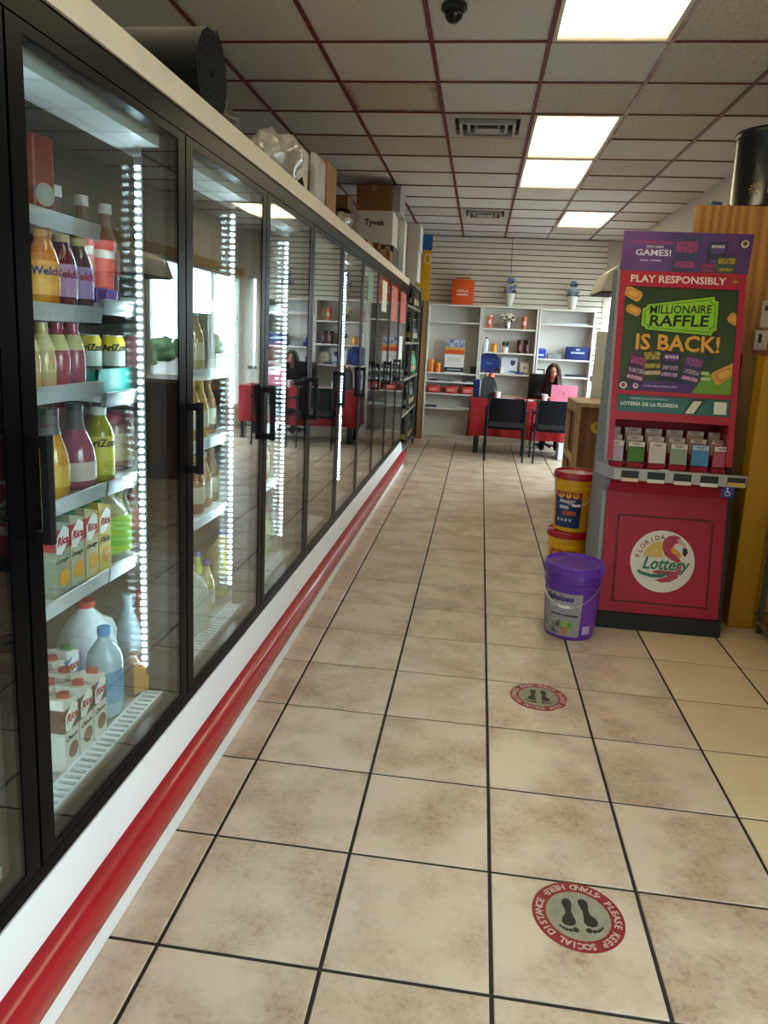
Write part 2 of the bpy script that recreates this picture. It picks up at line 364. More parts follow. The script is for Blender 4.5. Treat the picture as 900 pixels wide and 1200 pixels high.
# ceiling lights
def diffuser():
    m = bpy.data.materials.new('diffuser_lit'); m.use_nodes = True; nt = m.node_tree; N = nt.nodes; L = nt.links; p = N['Principled BSDF']
    tc = N.new('ShaderNodeTexCoord'); mp = N.new('ShaderNodeMapping'); mp.inputs['Scale'].default_value = (1, .35, 1); L.new(tc.outputs['Object'], mp.inputs[0])
    no = N.new('ShaderNodeTexNoise'); no.inputs['Scale'].default_value = 5.5; no.inputs['Detail'].default_value = 2; L.new(mp.outputs[0], no.inputs[0])
    sp = N.new('ShaderNodeSeparateXYZ'); L.new(tc.outputs['Object'], sp.inputs[0])
    # emission uneven from noise, weaker and browner towards the ends
    ab = N.new('ShaderNodeMath'); ab.operation = 'ABSOLUTE'; L.new(sp.outputs[1], ab.inputs[0])
    mr = N.new('ShaderNodeMapRange'); mr.inputs[1].default_value = .60; mr.inputs[2].default_value = .30; L.new(ab.outputs[0], mr.inputs[0])
    mu = N.new('ShaderNodeMath'); mu.operation = 'MULTIPLY_ADD'; mu.inputs[1].default_value = 1.6; mu.inputs[2].default_value = -1.0; L.new(no.outputs['Fac'], mu.inputs[0])
    ad = N.new('ShaderNodeMath'); ad.operation = 'ADD'; ad.use_clamp = True; L.new(mu.outputs[0], ad.inputs[0]); L.new(mr.outputs[0], ad.inputs[1])
    mx = N.new('ShaderNodeMix'); mx.data_type = 'RGBA'; mx.inputs[6].default_value = (1.15, .86, .50, 1); mx.inputs[7].default_value = (TROFFER_L*1.25, TROFFER_L*1.1, TROFFER_L*.72, 1)
    L.new(ad.outputs[0], mx.inputs[0]); L.new(mx.outputs[2], p.inputs['Emission Color']); p.inputs['Emission Strength'].default_value = 1
    p.inputs['Base Color'].default_value = (.8, .75, .65, 1); return m
m_diff = diffuser()
for n_, (c, r) in enumerate(LIGHTS):
    x0, x1, y0, y1 = CX+CT*c+.014, CX+CT*(c+1)-.014, CY+CT*r+.012, CY+CT*(r+2)-.012
    lab = ['lit rectangular ceiling light panel above the lottery stand', 'lit ceiling panel beside the nearer air vent, first of the joined pair',
           'lit ceiling panel second of the joined pair, towards the slatted wall', 'lit ceiling panel nearest the slatted far wall over the desk',
           'unseen added lit ceiling panel over the store front window end', 'unseen added lit ceiling panel above the cooler row start'][n_]
    t = thing('ceiling_light', lab, 'ceiling light', ((x0+x1)/2, (y0+y1)/2, ZC), group='lit ceiling panels')
    f = B()
    f.box(x0, x1, y0, y0+.02, ZC-.004, ZC+.03).box(x0, x1, y1-.02, y1, ZC-.004, ZC+.03).box(x0, x0+.02, y0+.02, y1-.02, ZC-.004, ZC+.03).box(x1-.02, x1, y0+.02, y1-.02, ZC-.004, ZC+.03)
    f.box(x0, x1, y0, y1, ZC+.03, ZC+.09)
    f.build('frame', mat('light_frame', 'CFC9BE', .5), t)
    B().box(x0+.021-(x0+x1)/2, x1-.021-(x0+x1)/2, y0+.021-(y0+y1)/2, y1-.021-(y0+y1)/2, .006, .012).build('diffuser', m_diff, t, local=True)
# air vents
m_vent = mat('vent_metal', 'B9B6B0', .45, metal=.3, var=.4, scale=10, col2='8B8782')
for n_, (c, r) in enumerate(VENTS):
    x0, x1, y0, y1 = CX+CT*c+.014, CX+CT*(c+1)-.014, CY+CT*r+.012, CY+CT*(r+1)-.012
    xc, yc = (x0+x1)/2, (y0+y1)/2
    t = thing('air_vent', ['grey ceiling air vent beside the joined light panels', 'smaller looking grey ceiling air vent close to the slatted wall'][n_], 'air vent', (xc, yc, ZC), group='ceiling air vents')
    B().box(x0, x1, y0, y1, ZC+.03, ZC+.04).build('back_plate', mat('vent_dark', '242220', .8), t)
    f = B()
    f.box(x0, x1, y0, y0+.09, ZC-.004, ZC+.03).box(x0, x1, y1-.09, y1, ZC-.004, ZC+.03).box(x0, x0+.06, y0+.09, y1-.09, ZC-.004, ZC+.03).box(x1-.06, x1, y0+.09, y1-.09, ZC-.004, ZC+.03)
    f.build('face_plate', m_vent, t)
    for s in range(3):
        g = .055*s
        l = B(); a, b_, z = .2-g, .175-g, ZC-.03+.012*s
        l.box(xc-a, xc+a, yc-b_, yc-b_+.02, z, z+.03).box(xc-a, xc+a, yc+b_-.02, yc+b_, z, z+.03).box(xc-a, xc-a+.02, yc-b_+.02, yc+b_-.02, z, z+.03).box(xc+a-.02, xc+a, yc-b_+.02, yc+b_-.02, z, z+.03)
        l.build('louver_ring', m_vent, t)
    B().box(xc-.09, xc+.09, yc-.065, yc+.065, ZC-.036, ZC-.03).build('center_plate', m_vent, t)
t = thing('security_camera', 'small black dome security camera on the ceiling', 'security camera', (-.235, 3.76, ZC))
B().lathe([(.06, ZC), (.062, ZC-.02), (.05, ZC-.03)], 20, (-.235, 3.76, 0)).build('base', mat('camera_black', '1A1A1C', .4), t, smooth=True)
B().ball((-.235, 3.76, ZC-.035), (.045, .045, .045)).build('dome', mat('dome_black', '0C0C0E', .08), t, smooth=True)
# floor stickers
def decal(loc, rz, label, worn):
    t = thing('floor_sticker', label, 'floor sticker', loc, rz, 'round floor stickers')
    R = .122
    ring = circ(R, 48)
    if worn: ring = [(x*(1-.06*max(0, math.sin(9*math.atan2(y, x)))*(abs(math.atan2(y, x)-2.6) < .7)), y*(1-.06*max(0, math.sin(9*math.atan2(y, x)))*(abs(math.atan2(y, x)-2.6) < .7))) for x, y in ring]
    flat('red_ring', ring, mat('sticker_red', '8C1A26', .45, var=.3, scale=40), t, .0006, .0005)
    flat('grey_disc', circ(R*.70, 40), mat('sticker_grey', '9A9480', .5, var=.6, scale=25, col2='77735F'), t, .0011, .0004)
    mt = mat('sticker_print', 'C8AAA0', .5)
    b = B()
    def arc_text(s, a_mid, r, size, step, inward=False):
        n = len(s)
        for k, ch in enumerate(s):
            if ch == ' ': continue
            a = a_mid+(k-(n-1)/2)*step*(1 if inward else -1)
            vs_, fs_ = glyphs(ch, size, bold=.025, ext=.0001)
            if not vs_: continue
            M = Matrix.Translation((r*math.cos(a), r*math.sin(a), .0016)) @ Matrix.Rotation(a+(PI/2 if inward else -PI/2), 4, 'Z')
            b.add([M @ v for v in vs_], fs_)
    arc_text('PLEASE KEEP SOCIAL DISTANCE', PI/2, R*.85, .027, .158)
    arc_text('STAND HERE', -PI/2, R*.85, .027, .158, True)
    arc_text('.', PI/2+2.35, R*.85, .04, 1); arc_text('.', PI/2-2.35, R*.85, .04, 1)
    b.build('lettering', mt, t, local=True)
    mk = mat('sticker_black', '1C1A18', .5)
    for s in (-1, 1):
        pts = [(.012,-.048),(.022,-.050),(.031,-.042),(.032,-.030),(.028,-.014),(.030,.0),(.040,.012),(.043,.024),(.038,.034),(.026,.038),(.014,.034),(.009,.024),(.012,.008),(.014,-.010),(.009,-.028),(.008,-.040)]
        f = flat('footprint', [(x*s*1.12, y*1.12-.004) for x, y in pts], mk, t, .0016, .0004)
        tb = B()
        for q, (tx, ty, tr) in enumerate([(.016, .0475, .0085), (.0285, .0495, .006), (.0375, .0475, .005), (.0445, .043, .0045), (.0505, .0375, .004)]):
            tb.prism(circ(tr, 10, tx*s*1.1, ty*1.1-.002), .0016, .002)
        tb.build('toes', mk, f, local=True)
decal((.366, 1.767, 0), PI+.1, 'round red and grey floor sticker with black footprints and clear lettering', 0)
decal((.354, 3.005, 0), PI-.03, 'worn round floor sticker with black footprints on tile near purple bucket', 1)
# ================================================================== glass-door coolers
DX = -.86                                   # plane of the door fronts
SEAM = [1.29+.8*k for k in range(-1, 10)]   # .49 ... 8.49
m_blk = mat('cooler_black', '060607', .32, spec=.07)
m_blkm = mat('cooler_black_matte', '0D0D0F', .5, spec=.25)
m_kick = mat('kick_white', 'E6E9EA', .35, var=.12, scale=4, col2='C9CDCE')
m_bump = mat('bumper_red', 'A81220', .33, var=.5, scale=18, col2='8A0E1A', stretch=(6, 1, 6), coat=.3)
m_alu = mat('aluminium', 'C9CCCE', .28, metal=.9)
m_cream = mat('cooler_trim_cream', 'D8CCB6', .5, var=.2, scale=6)
m_int = mat('cooler_liner', '423E3A', .6)
m_shelf = mat('shelf_white', 'CFD2D2', .45)
m_led = mat('led_lit', 'DDF4FF', .5, emit=LED_L)
m_ledh = mat('led_housing', '3A3C3E', .5)
m_glassd = glass_mat('door_glass', (.95, .98, .97), .035, .9)
def cooler(y0, y1, seams, label, secs):
    c = thing('display_cooler', label, 'cooler', (DX-.4, (y0+y1)/2, 0))
    body = B().box(-1.74, -1.68, y0, y1, .02, 2.14).box(-1.68, -.9, y0, y1, 2.06, 2.14).box(-1.68, -.9, y0, y1, .2, .34)
    body.box(-1.68, -.9, y0, y0+.03, .34, 2.06).box(-1.68, -.9, y1-.03, y1, .34, 2.06)
    body.build('case', m_int, c)
    B().box(-1.05, -.92, y0+.03, y1-.03, 1.985, 2.055).build('inner_canopy', m_shelf, c)
    B().box(-.9, DX-.002, y0, y1, 2.035, 2.092).build('header_rail', m_blk, c)
    B().box(-.95, DX+.006, y0, y1, 2.092, 2.158).build('top_trim', m_cream, c)
    B().box(-.9, DX-.002, y0, y1, .305, .34).build('sill_rail', m_blk, c)
    B().prism([(-.9, .304), (-.858, .304), (-.853, .29), (-.834, .2), (-.814, .02), (-.814, 0.002), (-.9, .002)], y0, y1, 'y').build('kick_panel', m_kick, c)
    pr = [(-.826, .088), (-.80, .090), (-.789, .102), (-.785, .145), (-.789, .18), (-.80, .194), (-.838, .2)]
    B().prism(pr, y0, y1, 'y').build('bumper_rail', m_bump, c, smooth=True, ang=.9)
    # doors
    for k in range(len(seams)-1):
        a, b = seams[k]+.004, seams[k+1]-.004; z0, z1 = .345, 2.03; w = .048; x0, x1 = -.898, DX
        d = B().box(x0, x1, a, a+w, z0, z1).box(x0, x1, b-w, b, z0, z1).box(x0, x1, a+w, b-w, z1-.022, z1).box(x0, x1, a+w, b-w, z0, z0+.02)
        d = d.build('door', m_blk, c)
        B().box(DX-.006, DX-.002, a+w, b-w, z0+.02, z1-.022).build('glass_pane', m_glassd, d)
        B().box(DX-.024, DX-.020, a+w, b-w, z0+.02, z1-.022).build('glass_pane', m_glassd, d)
        hy = a+.028
        h = B().box(DX, DX+.03, hy-.009, hy+.011, 1.255, 1.277).box(DX, DX+.03, hy-.009, hy+.011, 1.063, 1.085)
        h.prism([(DX+.020, hy-.010), (DX+.036, hy-.010), (DX+.040, hy+.002), (DX+.036, hy+.012), (DX+.020, hy+.012)], 1.06, 1.28)
        h.build('handle', m_blkm, d)
    # mullions with led strips
    for k in range(len(seams)):
        y = seams[k]; e0 = y if k == 0 else y-.04; e1 = y if k == len(seams)-1 else y+.04
        if k == 0: e1 = y+.045
        if k == len(seams)-1: e0 = y-.045
        mu = B().box(-.972, -.9, e0, e1, .34, 2.035).build('mullion', m_blkm, c)
        for s in (-1, 1):
            if (k == 0 and s < 0) or (k == len(seams)-1 and s > 0): continue
            yy = e1 if s > 0 else e0
            B().box(-.992, -.968, min(yy, yy+.006*s), max(yy, yy+.006*s), .42, 1.96).build('led_housing', m_ledh, mu)
            if not any(abs(y-q) < .05 for q in (.49, 1.29, 2.09, 2.89, 3.69, 5.29, 6.09)): continue
            b = B(); n = 66
            for q in range(n):
                z = .45+1.48*q/(n-1); b.box(-.987, -.975, min(yy+.006*s, yy+.010*s), max(yy+.006*s, yy+.010*s), z-.005, z+.005)
            tag(b.build('led_diodes', m_led, mu), None, kind='stuff')
    # shelves
    for (a, b, zs) in secs:
        for z in zs:
            s = B().box(-1.56, -1.012, a, b, z-.022, z-.006).build('shelf', m_shelf, c)
            B().prism([(-1.012, z-.034), (-1.0, z-.036), (-.994, z+.004), (-1.0, z+.006), (-1.012, z-.004)], a, b, 'y').build('price_rail', m_alu, s)
            for yy in (a+.01, b-.01):
                B().prism([(-1.56, z-.09), (-1.56, z-.022), (-1.05, z-.022), (-1.05, z-.035)], yy-.003, yy+.003, 'y').build('bracket', m_blkm, s)
    # air grille along the front of the deck
    B().box(-1.64, -.985, y0+.03, y1-.03, .34, .352).build('deck_pan', mat('deck', 'A9A59C', .4, metal=.2), c)
    g = B(); n = int((y1-y0)/.026)
    for q in range(n):
        y = y0+.05+(y1-y0-.1)*q/n; g.box(-.98, -.93, y, y+.012, .352, .36)
    g.box(-.985, -.98, y0+.03, y1-.03, .34, .364).box(-.93, -.925, y0+.03, y1-.03, .34, .364)
    tag(g.build('air_grille', m_shelf, c), None, kind='stuff')
    return c
mid = SEAM[5]
cooler(.49, mid, SEAM[0:6], 'black framed glass door cooler holding juices and drinks, with white kick panel and red bumper',
       [(.56, 1.86, (1.745, 1.537, 1.345, 1.068, .818)), (1.87, 2.46, (1.56, 1.312, 1.066, .815)), (2.475, 3.3, (1.6, 1.35, 1.09, .80)), (3.31, 4.42, (1.62, 1.33, 1.05, .76))])
cooler(mid, SEAM[10], SEAM[5:11], 'black framed glass door cooler next to metal rack, with green and orange door stickers',
       [(4.56, 5.5, (1.62, 1.3, 1.0, .70)), (5.51, 6.5, (1.62, 1.3, 1.0, .70)), (6.51, 8.42, (1.62, 1.3, 1.0, .70))])
# stickers on the far doors and a notice
def sticker(y0, y1, z0, z1, m, label, name='door_sticker', cat='sticker'):
    return tag(B().box(DX-.0015, DX-.0005, y0, y1, z0, z1).build(name, m, loc=(DX-.001, (y0+y1)/2, z0)), label, cat)
sticker(5.52, 5.78, 1.76, 1.98, mat('sticker_green', '3E7A44', .5), 'green square sticker at the top of a cooler door')
sticker(6.32, 6.62, 1.72, 1.98, mat('sticker_cream', 'D8D2BE', .5), 'cream paper sticker at the top of a cooler door')
sticker(6.98, 7.45, 1.66, 1.98, mat('sticker_orange', 'B5422A', .5), 'large orange sticker at the top of a cooler door')
sticker(7.78, 8.3, 1.66, 1.98, mat('sticker_orange', 'B5422A', .5), 'large orange sticker at the top of the last cooler door')
sticker(7.82, 8.12, 1.22, 1.52, mat('paper_white', 'E4E0D8', .6), 'white paper notice with red band on the last cooler door', 'notice')

# ------------------------------------------------------------------ drinks
def M_(hexc, rough=.25): return mat('c_'+hexc+'_'+str(rough), hexc, rough)
def drink(name, label, cat, loc, prof, body, cap=None, band=None, txt=None, rz=1.2, group=None, extra=None, n=18):
    """prof: list of (radius, height); cap: (radius, z0, z1, colour); band: (z0, z1, colour); txt: (words, size, colour, z)"""
    t = thing(name, label, cat, loc, rz, group)
    B().lathe([(.001, 0)]+prof, n).build('bottle_body' if cat != 'can' else 'can_body', body, t, smooth=True, local=True, ang=.9)
    if cap: B().lathe([(cap[0]*.98, cap[1]), (cap[0], cap[1]+.002), (cap[0], cap[2]-.002), (cap[0]*.9, cap[2]), (.001, cap[2])], 14).build('cap', M_(cap[3], .4), t, smooth=True, local=True)
    def rad(z):
        for (r0, z0), (r1, z1) in zip(prof, prof[1:]):
            if z0 <= z <= z1 and z1 > z0: return r0+(r1-r0)*(z-z0)/(z1-z0)
        return prof[-1][0]
    lb = None
    for bd in (band if isinstance(band, list) else [band] if band else []):
        zs = [bd[0]+(bd[1]-bd[0])*q/4 for q in range(5)]
        o = B().lathe([(rad(z)+.0012, z) for z in zs], n).build('label', M_(bd[2], .45), t, smooth=True, local=True)
        lb = lb or o
    for tx in (txt if isinstance(txt, list) else [txt] if txt else []):
        print_on('lettering', tx[0], tx[1], M_(tx[2], .5), lb or t, (0, 0, tx[3]), bend=rad(tx[3])+.0022, bold=.03, ext=.0003)
    return t
def jug(name, label, loc, body, cap, w=.075, d=.075, h=.26, rz=1.3, lab=None, txt=None, square=True):
    t = thing(name, label, 'jug', loc, rz)
    k = [(.92, 0), (1, .02), (1, .55), (.9, .70), (.55, .86), (.30, .93), (.26, .97)]
    vs = []; fs = []; n = 20; b = B()
    for (q, z) in k:
        for i in range(n):
            a = 2*PI*i/n; ca, sa = math.cos(a), math.sin(a)
            e = .45 if z < .6 else (.7 if z < .8 else 1)
            x = abs(ca)**e*math.copysign(1, ca)*w*q; y = abs(sa)**e*math.copysign(1, sa)*d*q
            vs.append((x, y, z*h))
    for j in range(len(k)-1):
        for i in range(n): fs.append((j*n+i, j*n+(i+1) % n, (j+1)*n+(i+1) % n, (j+1)*n+i))
    fs += [tuple(range(n-1, -1, -1)), tuple((len(k)-1)*n+i for i in range(n))]
    b.add(vs, fs).build('jug_body', body, t, smooth=True, local=True, ang=1.2)
    B().tube([(w*.55, 0, h*.80), (w*.95, 0, h*.74), (w*1.12, 0, h*.62), (w*1.05, 0, h*.48), (w*.8, 0, h*.42)], .011, 8).build('jug_handle', body, t, smooth=True, local=True)
    B().lathe([(w*.36, h*.965), (w*.36, h*1.03), (.001, h*1.03)], 14).build('cap', M_(cap, .4), t, smooth=True, local=True)
    if lab:
        o = B().box(-w*.78, w*.78, -d*1.03, -d*.99, h*lab[0], h*lab[1]).build('label', M_(lab[2], .45), t, local=True)
        if txt: print_on('lettering', txt[0], txt[1], M_(txt[2], .5), o, (0, -d*1.035, h*txt[3]), UP, bold=.02)
    return t
def carton(label, loc, w, d, h, base, band, capc, brand, word, fruit, rz=PI/2, group=None, tone='FFFFFF'):
    t = thing('drink_carton', label, 'carton', loc, rz, group)
    B().prism([(-w/2, 0), (w/2, 0), (w/2, h*.86), (w/2, h*.90), (-w/2, h), (-w/2, h*.86)], -d/2, d/2, 'y').build('carton_body', M_(base, .4), t, local=True)
    B().box(-w/2-.0006, w/2+.0006, -d/2-.0008, d/2, h*(.60 if fruit != '7A4A34' else .54), h*.86).build('top_band', M_(band, .4), t, local=True)
    B().lathe([(.016, 0), (.016, .02), (.001, .021)], 14, (w*.12, -d*.1, h*.9)).build('cap', M_(capc, .4), t, smooth=True, local=True)
    pn = flat('brand_panel', [(-w*.42, -.018), (-w*.1, -.024), (w*.44, .006), (w*.44, .036), (w*.1, .05), (-w*.42, .02)], M_('F2F2EE', .5), t, 0, .0006, (0, -d/2-.0010, h*.66), UP)
    print_on('lettering', brand, .042, M_('B0141E', .5), pn, (0, .012, .0008), bold=.03, shear=.3, width=w*.78)
    w2 = flat('picture', circ(w*.34, 20, w*.08, 0), M_(fruit, .5), t, 0, .0006, (0, -d/2-.0008, h*.24), UP)
    print_on('lettering', word, .026, M_('3A4A2A' if fruit != '7A4A34' else '3C2418', .5), w2, (-w*.05, h*(.22 if fruit != '7A4A34' else .20), .0006), shear=.3, width=w*.8)
    return t
def can(label, loc, col, band, txt, rz=1.1):
    t = thing('drink_can', label, 'can', loc, rz)
    B().lathe([(.001, .003), (.024, 0), (.033, .01), (.033, .140), (.027, .153)], 20).build('can_body', M_(col, .3), t, smooth=True, local=True)
    B().lathe([(.027, .153), (.0275, .156), (.025, .156), (.0245, .152), (.001, .152)], 20).build('lid', m_alu, t, smooth=True, local=True)
    o = None
    for z0, z1, c in band:
        q = B().lathe([(.0336, z0), (.0336, z1)], 20).build('print_band', M_(c, .35), t, smooth=True, local=True); o = o or q
    if txt: print_on('lettering', txt, .026, M_('1E1E22', .5), o, (0, 0, .122), bend=.0345, bold=.04, ext=.0003)
    return t
BOT = [(.028, 0), (.033, .006), (.033, .10), (.030, .122), (.014, .160), (.0125, .185)]
WEL = [(.029, 0), (.0345, .006), (.035, .09), (.033, .115), (.024, .145), (.018, .158), (.018, .170)]
Z1, Z2, Z3, Z4, Z5, Z0 = 1.739, 1.531, 1.339, 1.062, .812, .353
liq = lambda h, r=.12: mat('liquid_'+h, h, r, spec=.6, coat=.5)
# top shelf
t = thing('drink_box', 'tall dark red box with round grey emblem on the top cooler shelf', 'box', (-1.06, 1.683, Z1), 1.25)
B().cbox((0, 0, .09), (.06, .06, .18), ch=.006).build('carton', M_('6E101C', .4), t, local=True)
flat('round_emblem', circ(.026, 24), M_('9A9A98', .5), t, 0, .0008, (0, -.0305, .05), UP)
for k, (y, c) in enumerate([(1.79, '2A1C20'), (2.14, '3A2432'), (2.29, '4A2A2A'), (2.44, '6A4A40')]):
    if k == 0: drink('juice_bottle', 'small dark drink bottle with white cap beside the red box', 'bottle', (-1.10, y-.03, Z1), [(r*.7, z*.6) for r, z in BOT], liq(c), (.0125, .105, .122, 'D8D8D4'))
    else: drink('soda_bottle', ['', 'tall plum soda bottle with white cap behind the tubs', 'tall dark brown soda bottle with white cap behind the tubs', 'tall pale brown soda bottle with white cap next to led strip'][k], 'bottle', (-1.29, y, 1.554), [(r*1.35, z*1.75) for r, z in BOT], liq(c), (.022, .31, .342, 'D8D8D4'), (.11, .19, '8A3A3A'))
# second shelf: juices with fruit labels
for k, (y, c, lb, tc) in enumerate([(1.670, 'C7741C', 'E8A04A', 'F4F0E8'), (1.748, '4A1A2C', 'B48AC0', '7A1020'), (1.826, '43142E', 'A884C4', 'B01430')]):
    drink('juice_bottle', ['orange juice bottle with a fruit label on the second shelf', 'dark grape juice bottle with pale violet label beside the orange juice',
          'dark grape juice bottle with lilac label next to stacked white tubs'][k], 'bottle', (-1.04, y, Z2), WEL, liq(c), (.0195, .160, .180, 'D6B98C' if k else 'C9822E'), (.03, .108, lb), ("Welch's", .026, '14306A' if k == 0 else tc, .085), rz=.95)
# the same shelf behind, in the next section: tubs
Zb = 1.554
for k, y in enumerate((1.90, 2.02)):
    t = thing('food_tub', ['white plastic tub with bright red lid beside the grape juice', 'second white tub with red lid next to led strip'][k], 'tub', (-1.12, y+.045, Zb), 1.1)
    B().lathe([(.001, 0), (.044, 0), (.05, .155)], 20).build('tub_body', M_('CFC0B4', .4), t, smooth=True, local=True)
    B().lathe([(.053, .153), (.053, .178), (.05, .181), (.001, .181)], 20).build('lid', M_('C22A26', .35), t, smooth=True, local=True)
    o = B().lathe([(.0465, .03), (.0510, .13)], 12, a0=-PI/2-.7, a1=-PI/2+.7).build('label', M_('C8443A', .45), t, smooth=True, local=True)
for k, y in enumerate((1.885, 1.925)):
    t = tag(B().cbox((0, 0, .02), (.04, .04, .04), ch=.004).build('snack_pack', M_(('5A2A80', '8C6ABF')[k], .4), loc=(-1.03, y+.012+.015*k, Zb), rot=(0, 0, 1.2), local=True), ['small deep purple pack on the cooler shelf', 'small lilac pack on the cooler shelf'][k], 'pack')
# third shelf: tall juice bottles with purple caps
J3 = [(.026, 0), (.030, .005), (.030, .072), (.026, .098), (.015, .128), (.014, .16)]
for k, (y, c) in enumerate([(1.59, 'C9A878'), (1.653, 'D4B684'), (1.716, 'A8465E'), (1.788, 'B04E68')]):
    drink('juice_bottle', ['pale peach juice bottle half hidden by the door frame', 'pale peach juice bottle with violet cap', 'pink juice bottle with violet cap beside the peach one', 'pink juice bottle with violet cap next to yellow cans'][k], 'bottle',
          (-1.04, y, Z3), J3, liq(c), (.0165, .158, .172, '4A2C6E'), (.092, .13, 'D8CB94'), None)
# teal tray and cans
tag(B().box(-1.30, -1.02, 1.87, 2.40, 1.306, 1.312).box(-1.026, -1.02, 1.87, 2.40, 1.312, 1.378).box(-1.30, -1.02, 1.87, 1.876, 1.312, 1.378).build('shelf_tray', mat('tray_teal', '2FA79A', .35), loc=(-1.16, 2.13, 1.306)), 'shallow teal plastic tray holding the yellow cans', 'tray')
AZ = [(.012, .05, 'D8C23A'), (.05, .062, 'B03A28'), (.062, .07, '2A2A2E'), (.07, .112, 'C9CCC8'), (.112, .136, 'E6CB3A')]
can('yellow lemonade can with picture print standing in the teal tray', (-1.06, 2.035, 1.3125), 'E2C63A', AZ, 'AriZona', .85)
can('yellow lemonade can behind, half hidden by the front can', (-1.10, 1.975, 1.3125), 'E2C63A', AZ, 'AriZona', .85)
can('dull pink drink can at the end of the teal tray', (-1.11, 2.27, 1.3125), 'A8545A', [(.02, .13, 'A8545A')], None, .85)
can('pinkish drink can next to the led strip in the tray', (-1.12, 2.345, 1.3125), 'B4666A', [(.02, .13, 'B4666A')], None, .85)
# fourth shelf: big bottles, tea, tub
J4 = [(.036, 0), (.043, .008), (.043, .09), (.040, .115), (.026, .155), (.021, .175), (.020, .215)]
drink('juice_bottle', 'orange juice bottle with dark neck wrap beside the door frame', 'bottle', (-1.055, 1.695, Z4), J4, liq('C98A20'), (.022, .21, .226, '2A2430'), [(.03, .085, 'C9A23A'), (.16, .21, '4A4648')], None, rz=.9)
J5 = [(.042, 0), (.052, .008), (.052, .085), (.047, .115), (.030, .155), (.022, .172), (.021, .215)]
drink('juice_bottle', 'large pink juice bottle with dark neck wrap and pale fruit label', 'bottle', (-1.06, 1.817, Z4), J5, liq('9A4560'), (.023, .21, .228, '2A2430'), [(.025, .075, 'CDB9B4'), (.16, .21, '46404A')], None, rz=.9)
drink('tea_bottle', 'yellow green tea bottle with white cap and flowered label', 'bottle', (-1.05, 1.925, Z4), [(.034, 0), (.04, .006), (.04, .125), (.036, .150), (.022, .180), (.019, .186), (.019, .195)], liq('9A9420'), (.021, .188, .208, 'E6E6DE'), [(.06, .13, 'D8D060'), (.02, .06, 'C2B83C')], [('AriZona', .030, '1E2A1A', .112)], rz=.85)
t = thing('snack_jar', 'big clear jar of tan food with dark red lid', 'jar', (-1.13, 2.12, Z4), 1.0)
B().lathe([(.001, 0), (.075, 0), (.082, .01), (.082, .13), (.074, .145)], 22).build('jar_body', liq('96706A', .2), t, smooth=True, local=True)
B().lathe([(.08, .143), (.08, .168), (.077, .172), (.001, .172)], 22).build('lid', M_('7A1830', .4), t, smooth=True, local=True)
B().lathe([(.0832, .03), (.0832, .115)], 10, a0=-PI/2-.45, a1=-PI/2+.45).build('label', M_('B9B09A', .5), t, smooth=True, local=True)
# fifth shelf: cartons and jugs
for k, (y, base, band, word) in enumerate([(1.66, '9A9C86', 'B23028', 'Orange'), (1.73, 'B9B49A', 'C23A2C', 'Orange'), (1.803, 'CDBE92', 'D2452C', 'Orange'), (1.873, 'D8BC4A', 'E2B02A', 'Piña')]):
    carton(['carton of citrus juice with red top, half behind the door frame', 'red topped orange juice carton with green cap, first in full view', 'red topped orange juice carton beside the yellow one', 'yellow topped pineapple juice carton with green cap'][k],
           (-1.045, y, Z5), .066, .066, .205, base, band, '2A7A3C', 'Rica', word, 'E8A020' if k < 3 else 'D89A28')
jug('juice_jug', 'clear square juice jug with bright green label on the carton shelf', (-1.07, 1.985, Z5), liq('8E8C70', .2), '2A6A3A', .058, .058, .22, 1.25, (.12, .62, '8FBF3A'))
drink('juice_bottle', 'slim pale green bottle behind the square juice jug', 'bottle', (-1.08, 2.095, Z5), [(r*.95, z*1.15) for r, z in BOT], liq('9AA07A'), (.0135, .21, .228, 'D8DCCC'), (.04, .13, '7FA24A'))
drink('juice_bottle', 'brown glass bottle with oval red label beside led strip', 'bottle', (-1.08, 2.18, Z5), BOT, liq('6A4A3E'), (.0135, .183, .2, 'C8BEB0'), (.05, .11, '9A4A3A'))
drink('juice_bottle', 'dark bottle behind the brown one on the carton shelf', 'bottle', (-1.15, 2.22, Z5), BOT, liq('5A3A34'), (.0135, .183, .2, 'C8BEB0'), (.05, .11, '7A3A34'))
# deck: chocolate milk, water, milk
pos = [(-1.02, 1.632), (-1.02, 1.705), (-1.02, 1.778), (-1.095, 1.69), (-1.095, 1.765), (-1.17, 1.90), (-1.17, 1.75), (-1.17, 1.825)]
for k, (x, y) in enumerate(pos):
    dark = k < 5
    carton(['chocolate milk carton on the deck nearest the door frame', 'chocolate milk carton with red cap in the front row', 'last chocolate milk carton of the front row by water bottle',
            'chocolate milk carton behind the front row, dark top', 'chocolate milk carton behind the front row near the water bottle', 'blue topped milk carton with green cap beside water bottle', 'blue topped milk carton with green cap in the back row', 'blue topped milk carton with red cap in the back row'][k],
           (x, y, Z0), .066, .066, .20, 'D8D2CA', '5A3A34' if dark else '5A86B4', 'B03A30' if dark or k == 7 else '2A7A3C', 'Rica', 'Choco', '7A4A34')
drink('water_bottle', 'large clear water bottle with blue label and blue cap', 'bottle', (-1.04, 1.905, Z0), [(.045, 0), (.052, .01), (.052, .17), (.047, .195), (.02, .235), (.0175, .242), (.0175, .255)], mat('water', 'A9C4D2', .1, spec=.6), (.0195, .25, .275, '4A9AD8'), (.05, .15, '5A9AC8'), None, rz=1.0)
jug('milk_jug', 'white gallon milk jug with red cap behind the water bottle', (-1.165, 2.03, Z0), mat('milk_plastic', 'DCE4E8', .35), 'B8322A', .078, .078, .29, .9)
jug('juice_jug', 'small brown jug with gold label in front of milk jug', (-1.02, 2.05, Z0), liq('6A3A1C', .2), '6A3A1C', .04, .04, .13, 1.1, (.1, .8, 'C98A2A'))
